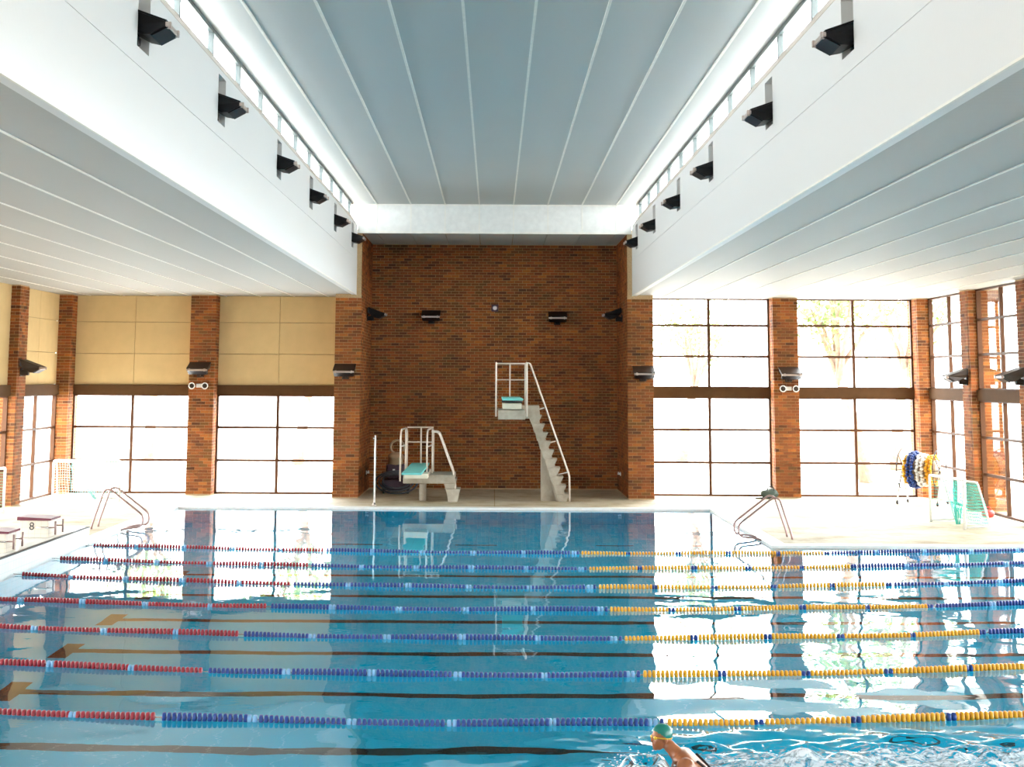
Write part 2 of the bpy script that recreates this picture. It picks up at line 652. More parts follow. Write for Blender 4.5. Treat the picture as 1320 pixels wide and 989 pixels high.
fl = MB()
fl.box(-XW - .4, PX0, -8, 45.2, -.3, ZD)
fl.box(PX0, XW + .4, DY1, 45.2, -.3, ZD)
fl.box(-3.86, 3.86, 45.2, 47.3, -.3, ZD)
fl.box(DX1, 21.4, PY1, DY1, -.3, ZD)
fl.box(PX1, 21.4, -8, PY1, -.3, ZD)
fl.box(PX0, PX1, -8, PY0, -.3, ZD)
o = fl.build('floor', M['deck'])
tag(o, 'pale concrete pool deck around the blue water', 'floor', kind='structure')
jb = MB()
jb.box(.02, .045, DY1 + .36, 47.2, ZD, ZD + .003)
jb.build('joint', M['panelback'], o, label='dark joint across the concrete between the diving boards')
cp = MB()
ct = ZD + .006
cp.bbox(PX0 + .01, DX1 - .01, DY1 - .01, DY1 + .33, ZD - .1, ct, .006)
cp.bbox(DX1 - .01, DX1 + .33, PY1 + .33, DY1 + .33, ZD - .1, ct, .006)
cp.bbox(DX1 - .01, PX1, PY1 - .01, PY1 + .33, ZD - .1, ct, .006)
cp.bbox(PX0 - .32, PX0 + .01, 31.55, DY1 + .33, ZD - .1, ct, .006)
o = cp.build('trim_1', M['coping'])
tag(o, 'white coping edge along the far water line', 'coping', kind='structure')

basin = empty('pool_basin', (0, 0, 0), label='tiled blue pool basin under the water', cat='pool', kind='structure')
pf = MB()
pf.box(PX0 - .2, PX1 + .2, PY0 - .2, WELL_Y, -MAIN_D - .1, -MAIN_D)
pf.box(DX1, PX1 + .2, WELL_Y, PY1 + .2, -MAIN_D - .1, -MAIN_D)
pf.box(PX0 - .2, DX1, WELL_Y - .1, DY1 + .2, -WELL_D - .1, -WELL_D)
pf.build('basin_floor', M['pooltile'], basin)
pw = MB()
pw.box(PX0 - .2, PX0, PY0, DY1, -WELL_D, .05)
pw.box(PX0, DX1 + .2, DY1, DY1 + .2, -WELL_D, .05)
pw.box(DX1, DX1 + .2, PY1, DY1, -WELL_D, .05)
pw.box(DX1, PX1, PY1, PY1 + .2, -MAIN_D, .05)
pw.box(PX1, PX1 + .2, PY0, PY1, -MAIN_D, .05)
pw.box(PX0, PX1, PY0 - .2, PY0, -MAIN_D, .05)
pw.box(PX0, DX1, WELL_Y - .1, WELL_Y, -WELL_D, -MAIN_D - .1)
pw.box(DX1, DX1 + .1, WELL_Y, PY1, -WELL_D, -MAIN_D - .1)
pw.build('basin_wall', M['pooltile'], basin)
ROPE_Y = [30.85 - 2.515 * k for k in range(8)]
for k in range(7):
    yc = ROPE_Y[k] - 1.257
    if yc > WELL_Y:
        continue
    mb = MB()
    mb.box(-5.95, 14.25, yc - .125, yc + .125, -MAIN_D, -MAIN_D + .004)
    mb.build('lane_line', M['blacktile'], basin)
    mb = MB()
    mb.box(-6.22, -5.95, yc - .5, yc + .5, -MAIN_D, -MAIN_D + .004)
    mb.build('lane_cross', M['blacktile'], basin)
for x0, x1 in ((-4.2, -2.6), (-.9, .1), (2.4, 3.3), (4.2, 5.0)):
    MB().box(x0, x1, DY1 - 4.6, DY1 - 4.45, -WELL_D, -WELL_D + .004).build('lane_line', M['blacktile'], basin)

# raised end wall with the starting blocks
hw = MB()
hw.bbox(PX0 - 1.15, PX0 + .004, PY0, 31.55, -.25, .36, .012)
o = hw.build('trim_2', M['walltile'])
tag(o, 'raised white tiled end wall under the starting blocks', 'end wall', kind='structure')
mb = MB()
mb.box(PX0 - .05, PX0 + .012, PY0, 31.55, .345, .368)
mb.build('edge_strip', M['rubber'], o, label='dark grey edge strip')

# ------------------------------------------------------------------ brick walls and pillars
ZT = 7.66
o = MB().box(-3.95, 3.95, 47.2, 47.5, 0, ZT + .3).build('wall_back', M['mortar'])
tag(o, 'tall dark brown brick wall behind the diving boards', 'wall', kind='structure')
lay(o, (-3.86, 47.2), 1, 0, 7.72, .085, ZT, lambda k, x, z: 3.62 < z < 4.42)
for sx, nm in ((-1, 'left'), (1, 'right')):
    xa, xb = sorted((sx * 3.86, sx * 4.6))
    o = MB().box(xa + (.002 if sx < 0 else .002), xb - .002, 43.402, 47.4, 0, ZT).build('wall_recess_' + nm, M['mortar'])
    tag(o, 'brick pier and side wall at the %s of the diving recess' % nm, 'wall', kind='structure')
    lay(o, (xa, 43.4), 1, 0, .74, .085, 5.84, ALL)
    if sx < 0:
        lay(o, (-3.86, 43.51), 0, 1, 3.69, .085, ZT, NONE)
        lay(o, (-3.86, 43.41), 0, 1, .115, 5.86, ZT, NONE)
    else:
        lay(o, (3.86, 47.2), 0, -1, 3.69, .085, ZT, NONE)
        lay(o, (3.86, 43.525), 0, -1, .115, 5.86, ZT, NONE)
pillar(-8.97, -8.23, 44.3, 45.3, ZC, 'brick pillar between the two tan panelled bays at left', 'fr')
pillar(8.23, 8.97, 44.3, 45.3, ZC, 'brick pillar between the two tall glazed bays at right', 'fl')
pillar(-XW, -12.5, 44.3, 45.3, ZC, 'corner brick pillar where the left wall meets the back wall', 'fr')
pillar(12.5, XW, 44.3, 45.3, ZC, 'corner brick pillar where the right wall meets the back wall', 'fl')
PIT = 4.4
NEAR = 'brick pillar of the %s side wall, one bay from the corner'
pillar(-13.5, -12.64, 39.9, 40.64, ZC, NEAR % 'left', 'frR')
pillar(12.64, 13.5, 39.9, 40.64, ZC, NEAR % 'right', 'flL')
pillar(12.64, 13.5, 35.5, 36.24, ZC, 'brick pillar of the right side wall, cut by the frame', 'flL')
for k in range(1, 11):
    pillar(-13.5, -12.64, 39.9 - PIT * k, 40.64 - PIT * k, ZC, 'brick pillars of the left side wall nearer the viewer', '', bricks=False)['group'] = 'unseen left wall pillars'
for k in range(0, 9):
    pillar(20.4, 21.2, 32.3 - PIT * k, 33.04 - PIT * k, ZC, 'brick pillars of the wide right side wall', '', bricks=False)['group'] = 'unseen right wall pillars'

# ------------------------------------------------------------------ windows
wn = [0]


def window(ax, c, a0, a1, upper, label, cols=2, sgn=1, detail=True):
    """glazed bay between pillars. ax 'x': runs along x at y=c; ax 'y': runs along y at x=c. sgn: side of the room the frame stands proud to"""
    wn[0] += 1
    at = ((a0 + a1) / 2, c, 0) if ax == 'x' else (c, (a0 + a1) / 2, 0)
    root = empty('window_%d' % wn[0], at, label=label, cat='window', kind='structure')

    def B(mb, u0, u1, d0, d1, z0, z1):
        if ax == 'x':
            mb.box(u0 - at[0], u1 - at[0], min(sgn * d0, sgn * d1), max(sgn * d0, sgn * d1), z0, z1)
        else:
            mb.box(min(sgn * d0, sgn * d1), max(sgn * d0, sgn * d1), u0 - at[1], u1 - at[1], z0, z1)
        return mb
    fw = .055
    zs = [[ZD + .02, 1.02, 1.98, 2.93]]
    if upper:
        zs.append([3.22, 4.14, 5.06, ZC - .01])
    us = [a0 + (a1 - a0) * i / cols for i in range(cols + 1)]
    fr = MB()
    for zz in zs:
        for u in (a0, a1 - fw):
            B(fr, u, u + fw, -.06, .06, zz[0], zz[-1])
        B(fr, a0, a1, -.05, .07, zz[0] - .02, zz[0] + .035)
        B(fr, a0, a1, -.05, .06, zz[-1] - .04, zz[-1])
    fr.build('frame', M['wframe'], root)
    for zz in zs:
        for u in us[1:-1]:
            B(MB(), u - .04, u + .04, -.045, .05, zz[0] + .035, zz[-1] - .04).build('mullion', M['wframe'], root)
        for z in zz[1:-1]:
            B(MB(), a0 + fw, a1 - fw, -.04, .045, z - .034, z + .034).build('transom', M['wframe'], root)
        for i in range(cols):
            for j in range(len(zz) - 1):
                B(MB(), us[i] + .02, us[i + 1] - .02, -.003, .003, zz[j] + .01, zz[j + 1] - .01).build('pane', M['glass'], root)
    B(MB(), a0, a1, -.12, .12, 2.93, 3.22).build('spandrel', M['spandrel'], root, label='wide dark brown band across the window')
    return root


def panels(side, ax, c, a0, a1, label, sgn=1):
    """tan panels over the glazing, two by three"""
    at = ((a0 + a1) / 2, c, 3.22) if ax == 'x' else (c, (a0 + a1) / 2, 3.22)

    def B(mb, u0, u1, d0, d1, z0, z1):
        z0, z1 = z0 - 3.22, z1 - 3.22
        if ax == 'x':
            return mb.box(u0 - at[0], u1 - at[0], min(sgn * d0, sgn * d1), max(sgn * d0, sgn * d1), z0, z1)
        return mb.box(min(sgn * d0, sgn * d1), max(sgn * d0, sgn * d1), u0 - at[1], u1 - at[1], z0, z1)
    bk = B(MB(), a0, a1, -.12, -.02, 3.22, ZC).build('wall_' + side, M['panelback'])
    bk.location = at
    tag(bk, label, 'wall', kind='structure')
    zz = [3.222, 4.14, 5.08, ZC]
    um = (a0 + a1) / 2
    for u0, u1 in ((a0, um), (um, a1)):
        for j in range(3):
            mb = MB()
            if ax == 'x':
                lo, hi = sorted((sgn * -.015, sgn * .03))
                mb.bbox(u0 + .004 - at[0], u1 - .004 - at[0], lo, hi, zz[j] + .006 - 3.22, zz[j + 1] - .006 - 3.22, .005)
            else:
                lo, hi = sorted((sgn * -.015, sgn * .03))
                mb.bbox(lo, hi, u0 + .004 - at[1], u1 - .004 - at[1], zz[j] + .006 - 3.22, zz[j + 1] - .006 - 3.22, .005)
            mb.build('panel', M['panel'], bk)


window('x', YW, -12.5, -8.97, False, 'low glazing under tan panels beside the left corner pillar', sgn=-1)
panels('back_left_corner', 'x', YW, -12.5, -8.97, 'six tan panels above the window beside the left corner', sgn=-1)
window('x', YW, -8.23, -4.6, False, 'low glazing under tan panels next to the diving recess', sgn=-1)
panels('back_left', 'x', YW, -8.23, -4.6, 'six tan panels between the left pillar and the diving recess', sgn=-1)
window('x', YW, 4.6, 8.23, True, 'tall glazed bay next to the diving recess', sgn=-1)
window('x', YW, 8.97, 12.5, True, 'tall glazed bay with a tree behind it beside the right corner', sgn=-1)
window('y', -XW, 40.64, 44.3, False, 'low glazing of the left side wall beside the corner pillar', sgn=1)
panels('left_corner', 'y', -XW, 40.64, 44.3, 'tan panels of the left side wall beside the corner pillar', sgn=1)
window('y', XW, 40.64, 44.3, True, 'tall glazed bay of the right side wall beside the corner pillar', sgn=-1)
window('y', XW, 36.24, 39.9, True, 'tall glazed bay of the right side wall behind the turquoise goal', sgn=-1)
window('y', XW, 33.4, 35.5, True, 'part glazed bay of the right side wall at the frame edge', cols=1, sgn=-1)
for k in range(11):
    b1 = 39.9 - PIT * k
    window('y', -XW, b1 - PIT + .74, b1, False, 'low glazing of the left side wall nearer the viewer', sgn=1)['group'] = 'left wall windows'
    mb = MB().box(-XW - .1, -XW + .02, b1 - PIT + .74, b1, 3.22, ZC)
    o = mb.build('wall_left', M['panel'])
    tag(o, 'tan panelled strip of the left side wall nearer the viewer', 'wall', 'left wall strips', 'structure')
for k in range(9):
    b1 = 32.3 - PIT * k
    window('y', 20.8, b1 - PIT + .74, b1, True, 'tall glazing of the wide right side wall nearer the viewer', sgn=-1)['group'] = 'right wall windows'
window('x', 33.2, XW, 16.6, True, 'tall glazed return bay beside the right side wall', sgn=-1)
window('x', 33.2, 16.7, 20.4, True, 'tall glazed return bay at the far right', sgn=-1)
o = MB().box(-13.6, 21.4, -8.3, -8, 0, 8.6).build('wall_front', M['plaster'])
tag(o, 'white wall behind the viewer', 'wall', kind='structure')

# ------------------------------------------------------------------ ceilings and fascias
FX = 4.0
ce = empty('ceiling', (0, 0, ZU), label='high pale ceiling of ribbed panels between two rows of small windows', cat='ceiling', kind='structure')
xs = [-4.21, -3.45] + [-3.45 + 1.0 * i for i in range(1, 8)] + [4.21]
for i in range(len(xs) - 1):
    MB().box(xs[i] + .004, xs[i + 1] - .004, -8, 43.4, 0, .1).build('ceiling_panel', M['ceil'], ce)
for x in xs[1:-1]:
    MB().box(x - .02, x + .02, -8, 43.38, -.018, .01).build('ceiling_strip', M['ceil_trim'], ce)
MB().box(-4.21, 4.21, -8.3, 47.6, .1, .24).build('roof_deck', M['roofing'], ce)
ep = empty('trim_3', (0, 43.4, ZT), label='white end panel and soffit above the diving recess', cat='soffit', kind='structure')
xe = [-4.0] + xs[1:-1] + [4.0]
for i in range(len(xe) - 1):
    MB().box(xe[i] + .012, xe[i + 1] - .012, -.03, .06, .03, ZU - ZT - .04).build('end_panel', M['soffit'], ep)
    MB().box(xe[i] + .012, xe[i + 1] - .012, .03, 3.82, .0, .05).build('soffit_panel', M['ceil'], ep)
MB().box(-4.0, 4.0, .05, .1, .02, ZU - ZT).box(-4.2, 4.2, .1, 3.9, .05, .12).build('backing', M['panelback'], ep)
tr = MB()
for x in xe[1:-1]:
    tr.box(x - .018, x + .018, -.042, -.02, .03, ZU - ZT - .03)
tr.box(-4.0, 4.0, -.05, .03, -.02, .035).box(-4.0, 4.0, -.045, .0, ZU - ZT - .045, ZU - ZT)
tr.build('end_strip', M['ceil_trim'], ep)

FLOODS = [16.45, 21.35, 27.25, 32.15, 37.15, 41.75]
for sx, nm in ((-1, 'left'), (1, 'right')):
    lc = empty('ceiling_' + nm, (sx * FX, 0, ZC), label='low ribbed ceiling over the %s side of the pool' % nm, cat='ceiling', kind='structure')
    x1 = 13.6 if sx < 0 else 21.4
    xl = [FX + .02] + [4.97 + 1.02 * i for i in range(9)] + ([13.6] if sx < 0 else [14.15, 15.2, 16.2, 17.2, 18.2, 19.2, 20.3, 21.4])
    for i in range(len(xl) - 1):
        a, b = sorted((sx * (xl[i] + .004) - sx * FX, sx * (xl[i + 1] - .004) - sx * FX))
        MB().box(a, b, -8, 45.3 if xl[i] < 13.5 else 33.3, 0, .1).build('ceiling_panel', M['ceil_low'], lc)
    for x in xl[1:-1]:
        xx = sx * x - sx * FX
        MB().box(xx - .013, xx + .013, -8, 44.86 if x < 13 else 33.1, -.015, .01).build('ceiling_strip', M['ceil_trim'], lc)
    a, b = sorted((sx * .15, sx * (13.6 - FX)))
    rd = MB().box(a, b, -8.3, 45.6, .12, .35)
    if sx > 0:
        rd.box(13.6 - FX, 21.4 - FX, -8.3, 33.5, .12, .35)
    rd.build('roof_deck', M['roofing'], lc)
    # fascia with a niche for each floodlight
    fa = empty('fascia', (sx * FX, 0, ZC), label='white ribbed fascia above the %s low ceiling, cut with niches for black floodlights' % nm, cat='fascia', kind='structure')

    def FB(mb, d0, d1, y0, y1, z0, z1):
        a, b = sorted((sx * d0, sx * d1))
        return mb.box(a, b, y0, y1, z0 - ZC, z1 - ZC)
    FB(MB(), 0, .14, -8, 43.4, ZC - .02, 6.875).build('lower_panel', M['fascia'], fa)
    FB(MB(), .004, .14, -8, 43.4, 7.79, 7.88).build('upper_rail', M['fascia'], fa)
    FB(MB(), .004, .14, -8, 43.4, 6.885, 7.09).build('middle_rail', M['fascia'], fa)
    y = -8
    for f in FLOODS + [None]:
        y1 = f - .12 if f else 43.4
        FB(MB(), .004, .14, y, y1, 7.09, 7.79).build('upper_panel', M['fascia'], fa)
        if f:
            nb = MB()
            FB(nb, .30, .34, f - .2, f + .6, 7.0, 7.9)
            FB(nb, .14, .34, f - .2, f - .12, 7.0, 7.9)
            FB(nb, .14, .34, f + .46, f + .54, 7.0, 7.9)
            FB(nb, .14, .34, f - .2, f + .54, 7.79, 7.87)
            FB(nb, .14, .34, f - .2, f + .54, 7.01, 7.09)
            nb.build('niche', M['soffit'], fa)
            y = f + .46
    eb = MB()
    FB(eb, -.008, .02, -8, 43.4, ZC - .03, ZC - .005)
    eb.build('edge_strip', M['ceil_trim'], fa)
    # clerestory
    wn[0] += 1
    cw = empty('window_%d' % wn[0], (sx * FX, 0, 7.88), label='long row of small high windows above the %s fascia' % nm, cat='window', kind='structure')
    def CB(mb, d0, d1, y0, y1, z0, z1):
        a, b = sorted((sx * d0, sx * d1))
        return mb.box(a, b, y0, y1, z0 - 7.88, z1 - 7.88)
    prof = [(sx * 0, 0), (sx * .02, .03), (sx * .13, .20), (sx * .30, .20), (sx * .30, -.05), (sx * .02, -.05)]
    MB().prism(prof, 'y', -8, 43.4).build('ledge', M['ledge'], cw)
    CB(MB(), .13, .2, -8, 43.4, 8.43, 8.50).build('head_frame', M['cframe'], cw)
    CB(MB(), .13, .2, -8, 43.4, 8.075, 8.10).build('sill_frame', M['ledge'], cw)
    my = [42.45 - 2.34 * i for i in range(22)]
    for yy in my:
        CB(MB(), .125, .21, yy - .035, yy + .035, 8.08, 8.45).build('mullion', M['cframe'], cw)
    for i, yy in enumerate(my):
        y0 = my[i + 1] if i + 1 < len(my) else -8
        CB(MB(), .16, .168, y0 + .03, yy - .03, 8.10, 8.44).build('pane', M['glass'], cw)
    CB(MB(), .16, .168, 42.48, 43.4, 8.10, 8.44).build('pane', M['glass'], cw)

# ------------------------------------------------------------------ water
def lines(a, b, coarse, fine, f0, f1):
    out = list(np.arange(a, f0, coarse)) + list(np.arange(f0, f1, fine)) + list(np.arange(f1, b, coarse)) + [b]
    return np.array(sorted(set(np.round(out, 4))))


SWX, SWY = 1.55, 13.62       # the swimmer's head
gx = lines(PX0, PX1, .11, .035, .3, 6.2)
gy = lines(PY0, DY1, .10, .035, 12.4, 15.4)
gx = np.array(sorted(set(np.append(gx, DX1 + .04))))
gx[0] -= .04
gx[-1] += .04
gy = np.array(sorted(set(np.append(gy, PY1 + .04))))
gy[0] -= .04
gy[-1] += .04
X, Y = np.meshgrid(gx, gy, indexing='ij')
Z = np.zeros_like(X)
foam = np.zeros_like(X)
dist = np.hypot(X - 2.6, (Y - 13.6) * 1.3)
calm = 1.0 + 2.2 * np.exp(-(np.maximum(dist - 2, 0) / 5.0) ** 2) + 1.3 * np.clip((X + 1) / 6, 0, 1) * np.clip((28 - Y) / 10, 0, 1)
calm *= np.clip(1.25 - (Y - 14) / 38, .45, 1.4)
wr = np.random.default_rng(3)
for lam, slope, cnt in ((3.4, .0022, 5), (1.7, .0024, 6), (.9, .0022, 7), (.5, .0014, 6)):
    for _ in range(cnt):
        th = wr.uniform(0, 2 * PI)
        l = lam * wr.uniform(.75, 1.3)
        k = 2 * PI / l
        Z += slope / k / math.sqrt(cnt) * 1.4 * np.sin(k * (np.cos(th) * X + np.sin(th) * Y) + wr.uniform(0, 6.28))
Z *= calm
# wake: choppy band behind the swimmer
band = np.exp(-((Y - (13.9 + .03 * (X - 2))) / 1.0) ** 2) * (1 / (1 + np.exp(-(X - 1.5) * 5)))
for _ in range(40):
    th = wr.normal(1.3, .55)
    l = wr.uniform(.16, .7)
    k = 2 * PI / l
    Z += band * .015 * l ** .6 * np.sin(k * (np.cos(th) * X + np.sin(th) * Y) + wr.uniform(0, 6.28))
# bow wave in front of the face
rr = np.hypot((X - (SWX - .22)) / .26, (Y - SWY + .12) / .40)
Z += .17 * np.exp(-(rr - .55) ** 2 / .12) * (X < SWX + .2)
rr2 = np.hypot((X - SWX - .15) / .5, (Y - SWY) / .62)
Z -= .03 * np.exp(-rr2 ** 2)
# diverging ripples
for s in (-1, 1):
    u = (Y - SWY) * s - .36 * (X - SWX)
    Z += .016 * np.exp(-(u / .16) ** 2) * (X > SWX - .1) * np.exp(-(X - SWX) / 2.5)
foam = band * 1.0 + .85 * np.exp(-(rr - .8) ** 2 / .2) * (X < SWX + .3)
foam = np.clip(foam, 0, 1)
nx, ny = len(gx), len(gy)
cxm = (gx[:-1] + gx[1:]) / 2
cym = (gy[:-1] + gy[1:]) / 2
inside = (cym[None, :] < PY1 + .04) | (cxm[:, None] < DX1 + .04)
used = np.zeros((nx, ny), bool)
used[:-1, :-1] |= inside
used[1:, :-1] |= inside
used[:-1, 1:] |= inside
used[1:, 1:] |= inside
idx = -np.ones((nx, ny), int)
idx[used] = np.arange(used.sum())
nt_ = int(used.sum())
edge = np.zeros((nx, ny), bool)
top = np.stack([X[used], Y[used], Z[used]], 1)
bot = np.stack([X[used], Y[used], np.full(nt_, -5.0)], 1)
ii, jj = np.nonzero(inside)
q = np.stack([idx[ii, jj], idx[ii + 1, jj], idx[ii + 1, jj + 1], idx[ii, jj + 1]], 1)
qb = q[:, ::-1] + nt_
cnt = {}
E_ = np.concatenate([q[:, [0, 1]], q[:, [1, 2]], q[:, [2, 3]], q[:, [3, 0]]])
key = np.sort(E_, 1)
_, inv, c_ = np.unique(key[:, 0] * 10 ** 7 + key[:, 1], return_inverse=True, return_counts=True)
be = E_[c_[inv] == 1]
side = np.stack([be[:, 1], be[:, 0], be[:, 0] + nt_, be[:, 1] + nt_], 1)
faces = np.concatenate([q, qb, side])
verts = np.concatenate([top, bot])
me = bpy.data.meshes.new('water')
me.vertices.add(len(verts))
me.vertices.foreach_set('co', verts.astype(np.float32).ravel())
me.loops.add(len(faces) * 4)
me.loops.foreach_set('vertex_index', faces.astype(np.int32).ravel())
me.polygons.add(len(faces))
me.polygons.foreach_set('loop_start', np.arange(0, len(faces) * 4, 4, dtype=np.int32))
sm = np.zeros(len(faces), bool)
sm[:len(q)] = True
me.update(calc_edges=True)
me.polygons.foreach_set('use_smooth', sm)
fa_ = me.attributes.new('foam', 'FLOAT', 'POINT')
fa_.data.foreach_set('value', np.concatenate([foam[used], np.zeros(nt_)]).astype(np.float32))
me.validate()
me.materials.append(M['water'])
wo = bpy.data.objects.new('water', me)
COL.objects.link(wo)
tag(wo, 'clear blue pool water mirroring the bright windows', 'water', kind='stuff')

# ------------------------------------------------------------------ lane ropes
# the ropes are slack and bow towards the viewer in mid pool
BOW = [(30.27, -.032, .0112), (27.82, -.0197, .0138), (25.30, -.0284, .0162), (22.87, -.002, .0132), (20.37, -.008, .0151), (17.88, -.0044, .0165), (15.43, -.0008, .0163)]


def discs(xs, yf, zf, r, th, n=9):
    """a run of round floats threaded along x, as one mesh"""
    prof = [(.35 * r, -.5 * th), (.92 * r, -.36 * th), (r, 0), (.92 * r, .36 * th), (.35 * r, .5 * th)]
    mb = MB()
    for x in xs:
        y = yf(x)
        z = zf(x)
        mb.lathe(prof, (x, y, z), 'x', n)
    return mb


def lane_rope(i, yr):
    b0, b1, b2 = BOW[i]
    yf = lambda x: b0 + b1 * min(x, 11.0) + b2 * min(x, 11.0) ** 2
    zf = lambda x: .014 + .012 * math.sin(x * 1.7 + i * 2.1)
    names = ['farthest lane rope, running along the edge of the diving area', 'second lane rope counted from the diving boards',
             'third lane rope counted from the diving boards', 'middle one of the seven lane ropes',
             'third lane rope counted from the swimmer', 'second lane rope counted from the swimmer',
             'nearest lane rope, just behind the swimmer in the teal cap']
    root = empty('lane_rope', (PX0, yr, 0), label=names[i], cat='lane rope', group='lane ropes across the pool')
    segs = [(PX0 + .15, -3.35, 'red_f', 'red'), (-3.35, 1.72, 'blue_f', 'blue'), (1.72, 6.74, 'yel_f', 'yellow'), (6.74, 11.8, 'blue_f', 'blue'), (11.8, PX1 - .15, 'red_f', 'red')]
    pitch = .052 if i > 2 else .06
    marks = []
    for a, b, m, cn in segs:
        xs_ = []
        x = a + .05
        while x < b - .02:
            ph = (x - a) % 1.0
            if ph > .90:
                if not marks or x - marks[-1][0] > .5:
                    marks.append((a + math.floor(x - a) + .95, cn))
            else:
                xs_.append(x)
            x += pitch
        d = discs(xs_, yf, zf, .050, .044)
        d.v = [(p[0] - PX0, p[1] - yr, p[2]) for p in d.v]
        d.build('float_run', M[m], root, label='run of small %s floats' % cn, kind='stuff')
    for grp, m, lb in ((('blue', 'red'), 'pale_f', 'paler marker floats'), (('yellow',), 'blue_f', 'blue marker floats between the yellow ones')):
        xs_ = [x + dx for x, c in marks if c in grp for dx in (-.028, .028)]
        d = discs(xs_, yf, zf, .046, .05)
        d.v = [(p[0] - PX0, p[1] - yr, p[2]) for p in d.v]
        d.build('marker_float', M[m], root, label=lb, kind='stuff')
    pts = [(x - PX0, yf(x) - yr, zf(x)) for x in np.arange(PX0, PX1 + .01, .25)]
    MB().tube(pts, .008, 5).build('cable', M['steel'], root)


for i in range(7):
    lane_rope(i, ROPE_Y[i])

# ------------------------------------------------------------------ floodlights


def floodlight(mat_body='black', mat_clip='clip'):
    """local frame: wall plane at x=0, throws light along +x; width along y"""
    r = empty('floodlight', label='-', cat='floodlight')
    W = .29
    hb = MB()
    prof = [(.06, .27), (.58, .085), (.60, .05), (.40, -.06), (.30, -.05), (.12, .05), (.05, .14)]
    n = len(prof)
    # the housing narrows towards the back and below
    def wy(p):
        return W * (.80 if p[1] < .1 and p[0] < .35 else 1.0)
    vs = [(p[0], -wy(p), p[1]) for p in prof] + [(p[0], wy(p), p[1]) for p in prof]
    fs = [(i, (i + 1) % n, n + (i + 1) % n, n + i) for i in range(n)] + [tuple(range(n))[::-1], tuple(range(n, 2 * n))]
    hb.add(vs, fs)
    hb.build('housing', M[mat_body], r)
    MB().box(.04, .60, -W - .02, W + .02, 0, .022, rot=Matrix.Rotation(math.atan2(.185, .52), 3, 'Y'), about=(.32, 0, 0)).build('top_plate', M[mat_body], r).location = (0, 0, .178)
    # lens under the front edge
    a = math.atan2(.11, .20)
    MB().box(-.105, .105, -W + .03, W - .03, -.012, .004, rot=Matrix.Rotation(-a, 3, 'Y'), about=(0, 0, 0)).build('lens', M['lens'], r).location = (.50, 0, -.012)
    cb = MB().bbox(.575, .615, -W - .01, W + .01, .03, .085, .008)
    for s in (-1, 1):
        cb.bbox(.56, .63, s * (W - .07) - .025, s * (W - .07) + .025, .02, .10, .008)
    cb.build('front_clip', M[mat_clip], r, label='pale metal clip along the front edge')
    bb = MB().bbox(0, .035, -.10, .10, -.15, .06, .008)
    bb.box(.02, .20, -.08, -.055, -.06, .02, rot=Matrix.Rotation(-.3, 3, 'Y')).box(.02, .20, .055, .08, -.06, .02, rot=Matrix.Rotation(-.3, 3, 'Y'))
    bb.bbox(.03, .22, -.07, .07, -.13, -.03, .015)
    bb.build('bracket', M[mat_body], r)
    MB().tube(fillet([(.01, .12, -.10), (-.0, .13, .06), (.10, .10, .10)], .05), .008, 6).build('cable', M['rubber'], r)
    return r


proto = floodlight()
first = [True]


def put_flood(x, y, z, rz, label, group, sc=1.0, src=None):
    if src is None:
        src = proto
    if first[0] and src is proto:
        first[0] = False
        o = proto
    else:
        o = copy_tree(src)
    o.location = (x, y, z)
    o.rotation_euler = (0, 0, rz)
    o.scale = (sc, sc, sc)
    o['label'] = label
    o['group'] = group
    return o


ordl = ['nearest', 'second nearest', 'third nearest', 'third farthest', 'second farthest', 'farthest']
for i, y in enumerate(FLOODS):
    put_flood(-FX - .26, y + .17, 7.28, 0, '%s black floodlight in the niches of the left fascia' % ordl[i], 'floodlights of the left fascia', .98)
    put_flood(FX + .26, y + .17, 7.20, PI, '%s black floodlight in the niches of the right fascia' % ordl[i], 'floodlights of the right fascia', .98)
G = 'floodlights inside the brick recess'
put_flood(-3.86, 45.4, 5.30, 0, 'black floodlight on the left side wall of the brick recess', G, .95)
put_flood(3.86, 45.1, 5.30, PI, 'black floodlight on the right side wall of the brick recess', G, .95)
put_flood(-1.98, 47.2, 5.30, -PI / 2, 'black floodlight on the back brick wall above the low diving board', G, .95)
put_flood(1.98, 47.2, 5.28, -PI / 2, 'black floodlight on the back brick wall right of the small square box', G, .95)
proto2 = floodlight('brownmetal', 'clip')
G = 'brown floodlights on the pillars'
pl = [(-4.28, 43.4, 3.56, -PI / 2, 'brown floodlight on the brick pier left of the diving recess'),
      (4.29, 43.4, 3.54, -PI / 2, 'brown floodlight on the brick pier right of the diving recess'),
      (-8.63, 44.3, 3.60, -PI / 2, 'brown floodlight above the twin spots on the left brick pillar'),
      (8.66, 44.3, 3.54, -PI / 2, 'brown floodlight above the twin spots on the right brick pillar'),
      (-12.64, 40.2, 3.60, 0, 'brown floodlight on the side pillar of the left wall'),
      (12.64, 40.25, 3.48, PI, 'brown floodlight on the right side wall next to the rope reel'),
      (12.64, 35.9, 3.48, PI, 'brown floodlight cut off by the right picture edge')]
for i, (x, y, z, rz, lb) in enumerate(pl):
    if i == 0:
        proto2.location = (x, y, z)
        proto2.rotation_euler = (0, 0, rz)
        proto2['label'] = lb
        proto2['group'] = G
    else:
        put_flood(x, y, z, rz, lb, G, 1.0, proto2)

